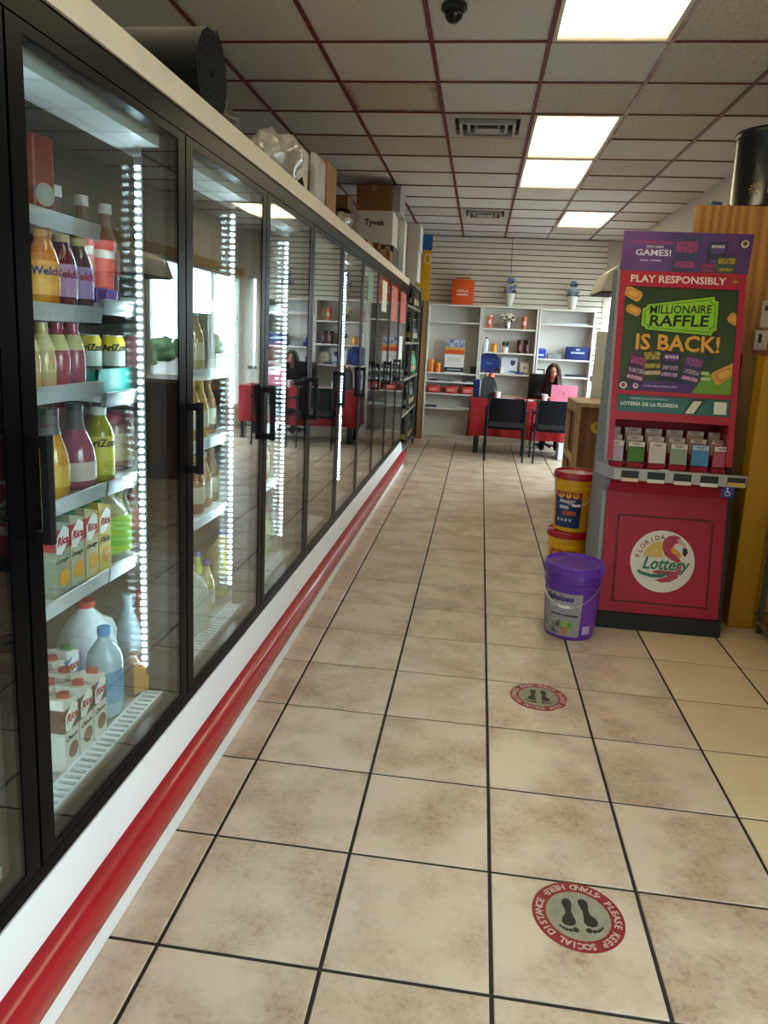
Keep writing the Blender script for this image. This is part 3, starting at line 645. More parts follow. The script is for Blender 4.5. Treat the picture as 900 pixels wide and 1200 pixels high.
drink('juice_bottle', 'clear bottle with long neck beside the milk jug', 'bottle', (-1.10, 2.17, Z0), [(r*1.25, z*1.4) for r, z in BOT], mat('water', 'A9C4D2', .1), (.017, .255, .275, 'B8C8CC'), None)
drink('juice_bottle', 'bottle with bright red label by foot of the led strip', 'bottle', (-1.11, 2.28, Z0), [(r*1.15, z*1.25) for r, z in BOT], liq('7A2A24'), (.016, .23, .248, 'C03028'), (.05, .13, 'D83A2E'))
# further bays: fewer, plainer goods
more = [(-1.07, 2.60, 1.344, 'A8862A', '2FA79A', 'green capped amber bottle on a shelf behind the second door'), (-1.07, 2.68, 1.344, '8E6A20', '2FA79A', 'second green capped amber bottle behind the second door'),
        (-1.06, 2.63, 1.084, 'B48A24', 'C8A030', 'amber oil bottle on the middle shelf behind the second door'), (-1.07, 2.73, 1.084, 'C29A2E', 'D8B850', 'golden oil bottle on the middle shelf behind the second door'), (-1.08, 2.84, 1.084, '8A5A28', '5A3A20', 'brown bottle on the middle shelf behind the second door'),
        (-1.06, 2.66, .794, '9A5A20', 'C89A50', 'brown sauce bottle on the low shelf behind the second door'), (-1.07, 2.77, .794, 'B88A5A', 'D8CCB0', 'tan bottle with pale cap on the low shelf'), (-1.08, 2.88, .794, '9A7A50', 'C8B48A', 'tan bottle on the low shelf beside led strip'),
        (-1.05, 2.75, Z0, 'C9B43A', '3A4AA8', 'yellow drink bottle with blue cap on the deck'), (-1.13, 2.85, Z0, 'B8C43A', '3A4AA8', 'lime drink bottle with blue cap on the deck'), (-1.06, 2.95, Z0, 'D8C84A', 'C8CCD0', 'yellow drink bottle with pale cap on the deck'),
        (-1.06, 3.42, 1.324, '9A2A24', 'B03028', 'red bottle behind the third cooler door'), (-1.07, 3.52, 1.324, 'A8A49A', 'D8D8D8', 'pale bottle behind the third cooler door'),
        (-1.06, 3.45, 1.044, '6A3A2A', 'C03028', 'brown bottle behind the third cooler door'), (-1.07, 3.56, 1.044, '8A8A7A', 'D8D8D8', 'grey green bottle behind the third cooler door'),
        (-1.06, 3.5, .754, '8AA43A', '2A7A3C', 'green bottle on a low shelf behind the third door'), (-1.07, 3.6, .754, 'A86A3A', 'C89A50', 'amber bottle on a low shelf behind the third door'), (-1.06, 3.6, Z0, '9AB03A', '2A7A3C', 'green bottle on the deck behind the third door'), (-1.07, 3.7, Z0, 'A8A89A', 'B03028', 'pale bottle on the deck behind the third door'),
        (-1.05, 4.35, .754, 'C8A83A', 'C8A030', 'yellow bottle low behind the fourth door'), (-1.05, 4.3, Z0, 'B8A03A', '2A7A3C', 'yellow bottle on the deck behind the fourth door'),
        (-1.05, 5.25, .994, 'B07A3A', 'C03028', 'amber bottle behind the fifth cooler door'), (-1.05, 6.05, .994, 'A8A49A', 'C03028', 'pale bottle behind the sixth cooler door')]
for k, (x, y, z, c, cc, lab) in enumerate(more):
    drink('drink_bottle', lab, 'bottle', (x, y, z), [(r*1.05, q*1.12) for r, q in BOT], liq(c), (.0145, .2, .222, cc), (.04, .105, 'C9C2AC'))
jug('milk_jug', 'pale translucent gallon jug on the deck behind second door', (-1.05, 2.56, Z0), mat('milk_plastic2', 'B4B4A8', .3), 'C8C8C8', .07, .07, .25, 1.0)
jug('oil_jug', 'yellow oil jug with white label on the deck behind second door', (-1.10, 3.10, Z0), liq('C8A82A', .2), '3A4AA8', .07, .07, .24, 1.1, (.15, .5, 'D8DCE4'))
tag(B().cbox((0, 0, .07), (.12, .16, .14), ch=.006).build('drink_pack', M_('2A3E8A', .35), loc=(-1.09, 4.33, 1.046), local=True), 'blue wrapped drink pack behind the fourth cooler door', 'pack')
tag(B().cbox((0, 0, .06), (.12, .22, .12), ch=.006).build('drink_pack', M_('9A1E28', .35), loc=(-1.09, 3.72, 1.33), local=True), 'red wrapped drink pack behind the third cooler door', 'pack')
# ================================================================== lottery stand
m_pink = mat('stand_red', 'A8223A', .5, spec=.3, var=.15, scale=3, col2='961A32')
m_pinkl = mat('stand_red_frame', 'AE263E', .42, spec=.35)
m_grey = mat('stand_grey', '8E8C90', .45)
m_lip = mat('stand_lip', 'A6A4A2', .4)
m_kblk = mat('stand_black', '131214', .5)
KX0, KX1 = .728, 1.378
k = thing('lottery_stand', 'red lottery play stand with raffle poster, slip tray and flamingo logo', 'display stand', (1.05, 4.15, 0))
B().box(KX0, KX1, 3.9, 4.42, 0, .09).build('plinth', m_kblk, k)
B().prism([(3.925, .09), (4.03, .735), (4.0, .79), (3.885, .845), (4.4, .845), (4.4, .09)], KX0+.012, KX1-.012, 'x').build('body', m_pink, k)
for x0, x1 in ((KX0-.012, KX0+.012), (KX1-.012, KX1+.012)):
    B().prism([(3.94, .09), (4.045, .735), (3.93, .835), (4.1, .87), (4.1, .9), (4.285, 1.93), (4.42, 1.93), (4.42, .09)], x0, x1, 'x').build('side_panel', m_grey if x0 < 1 else m_kblk, k)
lean = math.atan2(4.03-3.925, .735-.09)
fa = PI/2-lean
def on_front(v): return 3.925+v*math.sin(lean), .09+v*math.cos(lean)
# inset door panel with groove
gd = B(); W, v0, v1 = .252, .055, .535
for a, b_, c_, d_ in ((-W, W, v1-.008, v1), (-W, W, v0, v0+.008), (-W, -W+.008, v0, v1), (W-.008, W, v0, v1)): gd.box(a, b_, c_, d_, 0, .0012)
dr = B().box(-W+.012, W-.012, v0+.012, v1-.012, 0, .006).build('door_panel', m_pink, k, (.004, 3.925-4.15, .09), (fa, 0, 0), local=True)
gd.build('door_groove', mat('groove', '5A0E1C', .6), k, (.004, 3.925-4.15, .09), (fa, 0, 0), local=True)
B().prism(circ(.01, 14, .243, .527), .006, .012).build('door_lock', mat('lock', '7A1626', .4), dr, local=True)
# round logo
LC = (.0, .293)
lg = B().prism(circ(.168, 56, *LC), .006, .0072).build('logo', M_('E2DCD2', .5), k, (.004, 3.925-4.15, .09), (fa, 0, 0), local=True)
def logo(name, pts, c, z, s=1): return B().prism([(LC[0]+x*s, LC[1]+y*s) for x, y in pts], z, z+.0006).build(name, M_(c, .5), lg, local=True)
U = .168
def sc(p): return [(x*U, y*U) for x, y in p]
sun = [(x, y) for x, y in circ(.62, 30, -.08, .05, PI*.16, PI*.98)]
logo('sun_arc', sc([(-.62, .12)]+circ(.60, 22, -.02, .06, PI*.95, PI*.5)[::1]+[(.0, .12)]), 'D8B45A', .0074)
logo('flamingo_back', sc([(-.33, -.36), (-.12, -.27), (.28, -.28), (.48, -.02), (.62, -.26), (.50, -.50), (.28, -.64), (.02, -.68), (-.20, -.62), (-.05, -.56), (.22, -.46)]), 'B2344A', .0074)
neck = sc([(.22, .10), (.06, .22), (-.02, .40), (-.03, .58), (.02, .72), (.14, .84), (.32, .88), (.46, .84), (.54, .74), (.50, .62), (.36, .60), (.30, .48), (.36, .32), (.52, .14), (.62, -.02), (.60, -.20), (.48, -.05), (.40, .02)])
logo('flamingo_neck', neck, 'B02C46', .0080)
logo('flamingo_beak', sc([(.40, .78), (.54, .74), (.70, .58), (.72, .46), (.60, .52), (.44, .66)]), 'D9A0A4', .0086)
logo('flamingo_wing', sc([(.22, .44), (.32, .48), (.48, .36), (.60, .22), (.52, .18), (.40, .22), (.28, .30)]), 'D8942A', .0090)
logo('beak_tip', sc([(.60, .50), (.74, .46), (.76, .34), (.68, .20), (.60, .28)]), '1A1416', .0090)
logo('eye', sc(circ(.035, 12, .30, .75)), '5A1420', .0090)
b = B()
def arc_word(bd, s, cx, cy, r, a_mid, step, size, z):
    for i, ch in enumerate(s):
        a = a_mid-(i-(len(s)-1)/2)*step
        vs_, fs_ = glyphs(ch, size, bold=.03, ext=.0002)
        M = Matrix.Translation((cx+r*math.cos(a), cy+r*math.sin(a), z)) @ Matrix.Rotation(a-PI/2, 4, 'Z'); bd.add([M @ v for v in vs_], fs_)
arc_word(b, 'FLORIDA', LC[0]-.02*U, LC[1]+.02*U, .76*U, PI*.73, .235, .036, .0076)
b.build('arched_word', M_('A8542A', .5), lg, local=True)
print_on('script_word_edge', 'Lottery', .115, M_('D2D0B8', .5), lg, (LC[0]+.012, LC[1]-.022, .0096), bold=.05, shear=.32, width=.255, height=.098)
print_on('script_word', 'Lottery', .115, M_('1E6E5C', .5), lg, (LC[0]+.012, LC[1]-.022, .0104), bold=.022, shear=.32, width=.247, height=.090)
logo('script_swash', sc([(-.78, -.36), (-.66, -.46), (-.30, -.54), (.02, -.52), (.18, -.40), (.22, -.30), (.02, -.38), (-.30, -.42), (-.62, -.36), (-.72, -.30)]), '1E6E5C', .0098)
# slip tray
tr = B().prism([(KX0+.0, 3.86), (KX1-.0, 3.86), (KX1+.03, 3.99), (KX1+.03, 4.12), (KX0-.05, 4.12), (KX0-.05, 4.04)], .845, .856).build('tray', m_lip, k)
B().prism([(KX0+.0, 3.845), (KX1-.0, 3.845), (KX1+.012, 3.86), (KX1-.01, 3.872), (KX0+.01, 3.872), (KX0-.05, 4.05), (KX0-.062, 4.04)], .835, .892).build('tray_lip', m_lip, k)
B().box(KX0+.05, KX1-.03, 3.885, 4.08, .857, .859).build('tray_cover', mat('tray_cover', '9A8E8A', .12), k)
for i in range(5):
    x = .765+.131*i
    B().box(x, x+.088, 3.8435, 3.846, .845, .885).build('slot', m_kblk, k)
# niche and leaning poster panel
L0 = math.atan2(.18, 1.03); PW = .66
pz = lambda v: (4.10+v*math.sin(L0), .90+v*math.cos(L0))
PR = (PI/2-L0, 0, 0); PLOC = (.01, 4.10-4.15, .90)
fr = B(); fr.box(-.33, -.298, 0, 1.04, -.03, 0).box(.298, .33, 0, 1.04, -.03, 0).box(-.298, .298, .955, 1.04, -.03, 0).box(-.298, .298, .362, .385, -.03, 0).box(-.298, .298, .225, .268, -.03, 0)
frame = fr.build('poster_frame', m_pinkl, k, PLOC, PR, local=True)
B().box(-.298, .298, 0, .3, -.25, -.24).box(-.31, -.298, 0, .26, -.24, -.03).box(.298, .31, 0, .26, -.24, -.03).box(-.298, .298, .262, .268, -.24, -.03).build('niche', m_pink, k, PLOC, PR, local=True)
B().box(-.33, .33, .27, 1.04, -.10, -.031).build('back_board', m_kblk, k, PLOC, PR, local=True)
print_on('lettering', 'PLAY RESPONSIBLY', .055, M_('E8D2CC', .5), frame, (-.025, .998, .0004), bold=.02, width=.50)
flat('age_mark', circ(.02, 18), M_('8A4A20', .5), frame, .0002, .0006, (.275, .998, 0))
print_on('lettering', '18+', .018, M_('D8A03A', .5), frame, (.275, .998, .001), bold=.02)
# raffle poster
po = B().box(-.297, .297, .386, .954, -.012, -.006).build('poster', mat('poster_green', '22331C', .35, var=.8, scale=5, col2='37511F', coat=.2), k, PLOC, PR, local=True)
def busy(c1, c2): return mat('busy_'+c1+c2, c1, .4, var=1, scale=70, col2=c2, detail=2)
def pf(name, pts, c, z, par=None): return flat(name, pts, M_(c, .4) if isinstance(c, str) else c, par or po, z-.006, .0006)
def ticket_pts(w, h, r):
    p = []
    for cx, cy, a in ((w, h, PI*1.5), (-w, h, 0), (-w, -h, PI*.5), (w, -h, PI)):
        p += [(cx+r*math.cos(a-PI/2*i/4), cy+r*math.sin(a-PI/2*i/4)) for i in range(5)]
    return p
def tilt(pts, a, cx, cy): return [(cx+x*math.cos(a)-y*math.sin(a)*0-0*y, cy+y*(1+.25*x/.2)+x*math.tan(a)) for x, y in pts]
tk = lambda w, h: tilt(ticket_pts(w, h, .024), .055, .0, .80)
pf('ticket_edge', tk(.205, .094), '141C10', .0010); pf('ticket_face', tk(.198, .087), '8CBF2A', .0018); pf('ticket_line', tk(.185, .075), '5A8A1E', .0024); pf('ticket_inner', tk(.180, .070), '93C62E', .0030)
print_on('lettering', 'MILLIONAIRE', .06, M_('101A0C', .4), po, (0, .838, -.0022), (0, 0, .05), bold=.012, shear=.1, width=.325, height=.046)
print_on('lettering', 'RAFFLE', .08, M_('101A0C', .4), po, (-.006, .776, -.0022), (0, 0, .035), bold=.022, shear=.1, width=.315, height=.062)
print_on('headline_shadow', 'IS BACK!', .10, M_('6A3412', .4), po, (.003, .652, -.0044), bold=.03, width=.445, height=.092)
print_on('headline', 'IS BACK!', .10, M_('E2A23C', .4), po, (0, .655, -.0036), bold=.022, width=.44, height=.09)
for n_, (x, y, a, w_, h_) in enumerate([(-.255, .915, -.45, .05, .03), (-.245, .825, -.4, .04, .024), (.285, .80, -.5, .032, .03), (.262, .50, .5, .07, .038)]):
    p = [(x+u*math.cos(a)-v*math.sin(a), y+u*math.sin(a)+v*math.cos(a)) for u, v in ticket_pts(w_, h_, .01)]
    p = [(max(-.296, min(.296, u)), v) for u, v in p]
    q = pf('flying_ticket', p, 'D89A3A', .001); p2 = [(x+(u-x)*.72, y+(v-y)*.66) for u, v in p]; pf('ticket_line', p2, 'C0702A', .0018, q); p3 = [(x+(u-x)*.62, y+(v-y)*.5) for u, v in p]; pf('ticket_inner', p3, 'DBA548', .0026, q)
pf('green_glow', [(.09, .388), (.297, .388), (.297, .50), (.16, .50)], '6A9A1E', .0006)
pf('purple_band', [(-.235, .388), (.09, .388), (.115, .425), (.0, .445), (-.24, .435)], '4A1E66', .0012)
cards = [(-.205, .505, -.16, '5A1A4A', 'A8447A'), (-.125, .535, .08, '3A4A1A', 'B8A02E'), (-.03, .53, -.03, '2A1A44', '7A3A8A'), (.085, .512, -.18, '3A3A6A', 'B04A8A')]
for n_, (x, y, a, c1, c2) in enumerate(cards):
    R_ = lambda w_, h_, oy=0: [(x+u*math.cos(a)-(v+oy)*math.sin(a), y+u*math.sin(a)+(v+oy)*math.cos(a)) for u, v in ((-w_, -h_), (w_, -h_), (w_, h_), (-w_, h_))]
    q = pf('scratch_card', R_(.05, .078), busy(c1, '1A1420'), .0020+.0006*n_)
    pf('card_title', R_(.042, .02, .045), busy(c2, c1), .0028+.0006*n_, q); pf('card_field', R_(.042, .012, -.01), busy('A898A0' if n_ != 1 else 'C8A83A', c1), .0028+.0006*n_, q); pf('card_field', R_(.042, .01, -.048), busy(c2, 'C8B8C8'), .0028+.0006*n_, q)
print_on('lettering', 'BONUS', .028, M_('E8E0E0', .4), po, (-.026, .578, .0008), bold=.03, width=.07)
print_on('lettering', 'AVAILABLE FEBRUARY', .012, M_('D8CCE0', .4), po, (-.075, .415, -.0032), width=.18)
for x in (-.27, -.205): pf('round_mark', circ(.02 if x < -.25 else .014, 20, x, .412), 'D8CFCF', .0020); pf('round_mark_core', circ(.011 if x < -.25 else .008, 16, x, .414), '9A2A3E', .0026)
bars('small_print', M_('B8C890', .4), po, [(.135, .175, .49, .508), (.135, .185, .46, .476)], (0, 0, -.0044))
# app strip (square code left out)
st = B().box(-.297, .297, .269, .361, -.012, -.005).build('app_strip', mat('strip_teal', '1D5A52', .35, var=.5, scale=4, col2='2E7A6C'), k, PLOC, PR, local=True)
print_on('lettering', 'DESCARGA LA APLICACIÓN DE LA', .014, M_('D8E0D8', .5), st, (-.13, .345, -.0046), width=.2)
print_on('lettering', 'LOTERÍA DE LA FLORIDA', .032, M_('EEF0E8', .5), st, (-.125, .316, -.0046), bold=.02, width=.305)
flat('phone', [(.05, .272), (.12, .272), (.17, .357), (.10, .357)], M_('181A1C', .4), st, -.0048, .0006); flat('phone_screen', [(.065, .276), (.11, .276), (.152, .346), (.108, .346)], M_('D8D0B8', .4), st, -.0040, .0006)
flat('blank_square', [(.215, .28), (.28, .28), (.28, .347), (.215, .347)], M_('E0DED6', .5), st, -.0048, .0006)
# purple header card
hl = -math.atan2(.02, .205)
hd = B().box(-.335, .335, 0, .206, -.008, 0).build('header_card', mat('header_purple', '40195E', .35, var=.9, scale=2.4, col2='7A3A86'), k, (.012, 4.283-4.15, 1.925), (PI/2-hl, 0, 0), local=True)
def hf(name, pts, c, z, par=None): return flat(name, pts, M_(c, .4) if isinstance(c, str) else c, par or hd, z, .0006)
print_on('lettering', 'BOOMING CRUSH', .024, M_('C2407A', .5), hd, (-.175, .15, .0004), bold=.012, width=.21)
print_on('lettering', 'WITH NEW', .02, M_('E8E0EC', .5), hd, (-.165, .127, .0004), bold=.01, width=.09)
print_on('lettering', 'GAMES!', .045, M_('F0EAF0', .5), hd, (-.17, .097, .0004), bold=.014, width=.185)
bars('small_print', M_('B8A8C8', .5), hd, [(-.235, -.19, .052, .06), (-.18, -.125, .052, .06)], (0, 0, .0002))
for n_, (x0, x1, y0, y1, c, c2) in enumerate([(-.06, .06, .002, .185, '35356A', 'B83A6A'), (.115, .20, .03, .165, '241A38', '6A4A9A'), (.085, .16, .002, .055, '7A2448', 'A03A6A'), (.165, .26, .002, .09, '3A5A1E', 'C8A02E')]):
    q = hf('scratch_card', [(x0, y0), (x1, y0), (x1+.012, y1), (x0-.006, y1-.006)], busy(c, '3A3048'), .0004+.0007*n_)
    hh = y1-y0; hf('card_title', [(x0+.006, y0+hh*.55), (x1-.004, y0+hh*.55), (x1-.002, y0+hh*.88), (x0+.004, y0+hh*.86)], busy(c2, c), .0012+.0007*n_, q); hf('card_field', [(x0+.008, y0+hh*.12), (x1-.006, y0+hh*.12), (x1-.006, y0+hh*.3), (x0+.008, y0+hh*.3)], busy(c2, c), .0012+.0007*n_, q)
print_on('lettering', 'BONUS', .022, M_('E8E0E0', .5), hd, (.16, .138, .0020), bold=.03, width=.065)
hf('round_mark', circ(.02, 22, .295, .155), 'D8CFA8', .0006); hf('round_mark_core', circ(.012, 18, .295, .157), '5A3A20', .0014)
# accessibility plate
ap = B().box(1.278, 1.338, 3.868, 3.872, .775, .832).build('access_plate', M_('1E3A8A', .4), k)
ab = B(); c0 = (1.308, .80)
ab.prism(circ(.005, 12, 1.304, .823), 3.8668, 3.868, 'y')
ab.prism([(1.302, .818), (1.306, .818), (1.307, .806), (1.316, .806), (1.322, .792), (1.318, .790), (1.313, .802), (1.303, .802)], 3.8668, 3.868, 'y')
ab.tube([(c0[0]-.001+.0125*math.cos(a), 3.8672, .797+.0125*math.sin(a)) for a in [PI*.62+PI*1.2*i/10 for i in range(11)]], .0015, 6)
ab.build('wheelchair_symbol', M_('E8ECF0', .5), ap)
# play slips in the rack and tray
slc = ['C9A89E', 'CBB0A6', 'C8B0A8', 'C4ACA0', 'CB9C7A', 'CDA294']
frontc = [('B8A4B4', 'lilac'), ('4A7A2E', 'green'), ('D4C6C2', 'white and pink'), ('9AA088', 'orange and green'), ('4E8AB8', 'sky blue'), ('B4506A', 'rose pink')]
for i in range(6):
    for j in range(3):
        x = .775+.113*i; y = 4.265-.065*j; z = .98-.036*j-(.018 if j == 2 else 0)
        t = thing('play_slips', (('rearmost pink and white play slip pack behind the ', 'middle pink and white play slip pack behind the ')[j]+frontc[i][1]+' pack' if j < 2 else frontc[i][1]+' pack of play slips in the front row of the stand'), 'paper slips', (x, y, z-.10 if False else z), 0, 'play slips in the lottery stand')
        h = .085 if j < 2 else .115; c = slc[i] if j < 2 else frontc[i][0]
        B().cbox((0, 0, h/2), (.088, .014, h), rx=-.12).build('paper_block', M_(c, .6), t, local=True)
        B().cbox((0, -.0075+.001, h*.86), (.086, .002, h*.22), rx=-.12).build('header_band', M_('DCCFC6' if i != 4 or j < 2 else 'A8C4D8', .6), t, local=True)
        bars('text_line', M_('8A4A54', .5), t, [(-.025, .022, 0, .004), (-.018, .016, -.007, -.004)], (0, -.0085, h*.88), UP)
        B().box(-.046, .046, -.012, .012, -.03, -.004).build('holder', m_pink, t, local=True)
for i in range(5):
    x = .765+.131*i
    tag(B().cbox((0, 0, 0), (.084, .004, .018)).build('play_slip', M_(['D8B9A0', 'D8D0C4', 'D4CCC4', 'D8DCD4', 'C9A45A'][i], .6), loc=(x+.044, 3.841, .838 if i < 4 else .85), local=True),
        ['tan play slip in the first lip slot of the stand', 'white play slip in the second lip slot', 'white play slip in the middle lip slot', 'white and green play slip in the fourth lip slot', 'gold play slip in the last lip slot by wheelchair plate'][i], 'paper slips', 'slips along the tray lip')
tag(B().cbox((0, 0, .012), (.05, .03, .024), rz=.2).build('paper_pad', M_('D8D8D4', .6), loc=(1.005, 3.95, .859), local=True), 'small white paper pad lying on the stand tray', 'paper')
tag(B().cbox((0, 0, .004), (.05, .03, .008), rz=-.2).build('paper_pad', M_('D8D8D4', .6), loc=(.80, 3.93, .859), local=True), 'thin white paper scrap at the tray end', 'paper')

# ================================================================== buckets
def bucket(name, label, loc, r0, r1, h, body, lidm, rz, wire=True):
    t = thing(name, label, 'bucket', loc, rz)
    B().lathe([(.001, .004), (r0*.96, .0), (r0, .006), (r1*.985, h*.70), (r1*.985, h*.72), (r1*1.01, h*.725), (r1*1.01, h*.755), (r1*.985, h*.76), (r1*.985, h*.80), (r1*1.01, h*.805), (r1*1.01, h*.86), (r1, h*.87), (r1, h*.95)], 40).build('pail', body, t, smooth=True, local=True, ang=.5)
    lid = B().lathe([(r1*1.02, h*.89), (r1*1.055, h*.885), (r1*1.06, h*.98), (r1*1.03, h), (r1*.98, h), (r1*.95, h*.975), (.001, h*.97)], 40).build('lid', lidm, t, smooth=True, local=True, ang=.5)
    tb = B()
    for i in range(20):
        a = 2*PI*i/20; tb.cbox((r1*1.06*math.cos(a), r1*1.06*math.sin(a), h*.915), (.004, .022, h*.05), rz=a)
    tag(tb.build('pull_tabs', lidm, lid, local=True), None, kind='stuff')
    if wire:
        P = []
        for i in range(17):
            a = -PI/2-1.45+2.9*i/16; q = abs(i-8)/8
            P.append((r1*1.06*math.cos(a), r1*1.06*math.sin(a), h*(.80-.33*math.cos((i-8)/8*PI/2))))
        B().tube(P, .0022, 6).build('wire_handle', m_alu, t, smooth=True, local=True)
        B().tube([P[7], P[8], P[9]], .008, 8).build('grip', M_('E0E0DC', .5), t, smooth=True, local=True)
    return t
def wrap(name, t, r0, r1, z0, z1, a0, a1, c, par=None, rough=.4, out=.0012):
    return B().lathe([(r0+out, z0), (r1+out, z1)], 20, a0=a0, a1=a1).build(name, M_(c, rough) if isinstance(c, str) else c, par or t, smooth=True, local=True)
m_pur = mat('pail_purple', '5A2496', .3, coat=.2)
t = bucket('degreaser_bucket', 'purple lidded bucket with grey picture label standing beside the lottery stand', (.57, 3.795, 0), .128, .147, .395, m_pur, mat('lid_purple', '5E2AA6', .28, coat=.3), -.35)
rr = lambda z: .128+(.147*.985-.128)*z/(.395*.70)
lb = wrap('label', t, rr(.02), rr(.255), .02, .255, -PI/2-.95, -PI/2+.62, mat('label_silver', '9C989A', .4, var=.4, scale=6))
wrap('side_label', t, rr(.03), rr(.25), .03, .25, -PI/2+.66, -PI/2+1.5, '6A34A8')
print_on('lettering', 'Fabuloso', .05, M_('2A1A66', .4), lb, (0, 0, .228), (0, 0, -.25), bend=rr(.228)+.003, bold=.035, shear=.3, width=.155, ext=.0003)
print_on('lettering', 'Complete', .036, M_('E8E4EC', .4), lb, (0, 0, .185), (0, 0, -.18), bend=rr(.185)+.003, shear=.4, width=.13, ext=.0003)
print_on('lettering', 'CLEANER / DEGREASER', .014, M_('1A1A3A', .4), lb, (0, 0, .137), (0, 0, -.02), bend=rr(.137)+.003, bold=.03, width=.15, ext=.0003)
wrap('picture', t, rr(.03), rr(.115), .03, .115, -PI/2-.9, -PI/2-.15, mat('picture_kitchen', '3A3A3C', .4, var=1, scale=30, col2='B0B0AC'), lb, out=.0022)
wrap('green_picture', t, rr(.055), rr(.10), .055, .10, -PI/2-.12, -PI/2+.32, mat('picture_green', '5A8A3A', .4, var=1, scale=40, col2='9AB45A'), lb, out=.0022)
wrap('orange_picture', t, rr(.03), rr(.075), .03, .075, -PI/2-.02, -PI/2+.14, 'C2743A', lb, out=.0028)
sl = [o for o in t.children if o.name.startswith('side_label')][0]
for i in range(6): wrap('text_line', t, rr(.10), rr(.10), .13+.018*i, .14+.018*i, -PI/2+.74, -PI/2+1.2, '7E4EBE', sl, out=.0026)
wrap('white_box', t, rr(.035), rr(.08), .035, .08, -PI/2+.74, -PI/2+1.1, 'B8A8CC', sl, out=.0026)
m_yel = mat('pail_yellow', 'E2A808', .35); m_rlid = mat('lid_red', 'A81424', .28, coat=.3)
def ybucket(loc, rz, lab):
    t = bucket('paint_bucket', lab, loc, .112, .124, .372, m_yel, m_rlid, rz)
    q = lambda z: .112+(.124*.985-.112)*z/(.372*.70)
    lb = wrap('label', t, q(.03), q(.255), .03, .255, -PI/2-1.2, -PI/2+.30, '1E3466')
    wrap('red_band', t, q(.215), q(.255), .215, .255, -PI/2-1.2, -PI/2+.30, 'B03022', lb, out=.0022)
    for i in range(3):
        a = -.75+.36*i; vs_ = [(.0175*math.cos(2*PI*j/16), .0175*math.sin(2*PI*j/16)) for j in range(16)]
        R_ = q(.232)+.003; B().add([(R_*math.sin(a+u/R_), -R_*math.cos(a+u/R_), .233+v) for u, v in vs_], [tuple(range(16))]).build('round_emblem', M_('E0B83A', .4), lb, local=True)
    print_on('lettering', 'MARKET', .03, M_('E8E8E4', .4), lb, (0, 0, .195), (0, 0, -.45), bend=q(.195)+.003, bold=.03, width=.10, ext=.0003)
    wrap('pale_swash', t, q(.145), q(.165), .148, .168, -PI/2-.85, -PI/2-.35, 'C0C8D4', lb, out=.0022)
    wrap('orange_patch', t, q(.11), q(.14), .11, .135, -PI/2-.65, -PI/2+.05, 'C8502A', lb, out=.0022)
    for i in range(4): wrap('small_icon', t, q(.07), q(.085), .07, .086, -PI/2-.95+.22*i, -PI/2-.82+.22*i, 'C8CCD4', lb, out=.0022)
    wrap('back_label', t, q(.03), q(.255), .03, .255, -PI/2+.85, -PI/2+1.6, '262044')
    return t
ybucket((.632, 4.59, 0), .1, 'yellow bucket with red lid carrying another bucket, behind the purple one')
ybucket((.642, 4.585, .3715), .0, 'yellow bucket with red lid stacked on top of another yellow bucket')

# ================================================================== partition at the right
m_ply = wood_mat('plywood', 'CC9146', 'A86E30', (1, 1, .07), 9, .5, 5.5, 'X')
wpt = struct(B().box(1.152, XR, 4.5, 4.56, 0, 2.315).build('wall_partition', m_ply))
m_ylw = mat('painted_yellow', 'B8860E', .5, var=.35, scale=5, col2='8A6208', stretch=(3, 3, .4))
for x0, x1, y0, z1 in ((1.475, 1.606, 4.085, 1.50), (1.612, 1.80, 4.095, 1.50), (1.806, 2.04, 4.095, 1.50)):
    B().box(x0, x1, y0, 4.5, 0, z1).build('yellow_board', m_ylw, wpt)
B().box(1.40, 1.475, 4.2, 4.5, 0, 1.5).build('shade_board', mat('board_shade_brown', '6A4A16', .6, var=.4, scale=5, col2='4A3210', stretch=(3, 3, .4)), wpt)  # added board; its dark brown stands in for shade in the gap
t = thing('wall_control', 'beige control box fixed to the plywood partition above a white switch', 'control box', (1.60, 4.487, 1.62))
B().cbox((1.615, 4.487, 1.73), (.11, .026, .15), ch=.004).build('housing', M_('CFC6B0', .5), t)
B().box(1.575, 1.60, 4.472, 4.475, 1.75, 1.78).build('display', M_('3A3A30', .3), t)
t = thing('light_switch', 'white switch box with dark window on the plywood partition', 'switch', (1.575, 4.482, 1.55))
B().cbox((1.575, 4.482, 1.585), (.075, .036, .115), ch=.006).build('housing', M_('D8D4CC', .4), t)
B().box(1.558, 1.577, 4.462, 4.465, 1.57, 1.62).build('window', M_('1A1A1A', .3), t)
# black can on the partition
t = thing('paint_can', 'black cylindrical tin with gold print standing on the plywood partition', 'tin', (1.58, 4.63, 2.24))
B().cbox((1.67, 4.76, 2.29), (.72, .40, .05)).build('ledge', m_ply, wpt)
cz = 2.316
t.location = (1.57, 4.70, cz)
B().lathe([(.001, 0), (.19, 0), (.193, .008), (.19, .016), (.19, .39), (.195, .40), (.197, .41), (.196, .43), (.186, .435), (.182, .42), (.001, .42)], 40).build('tin_body', mat('tin_black', '0E0E10', .22, spec=.7), t, smooth=True, local=True, ang=.5)
B().lathe([(.198, .395), (.2, .405), (.2, .425), (.196, .432)], 40).build('rim', mat('rim_dark', '2A2A2C', .35, metal=.6), t, smooth=True, local=True)
em = B()
for i in range(10):
    a = 2*PI*i/10; R_ = .1915; c_, s_ = math.cos(a), math.sin(a)
    pts = [(.008*c_, .008*s_), (.03*c_-.004*s_, .03*s_+.004*c_), (.036*c_, .036*s_), (.03*c_+.004*s_, .03*s_-.004*c_)]
    em.add([(R_*math.sin(-.62+u/R_), -R_*math.cos(-.62+u/R_), .10+v) for u, v in pts], [(0, 1, 2, 3)])
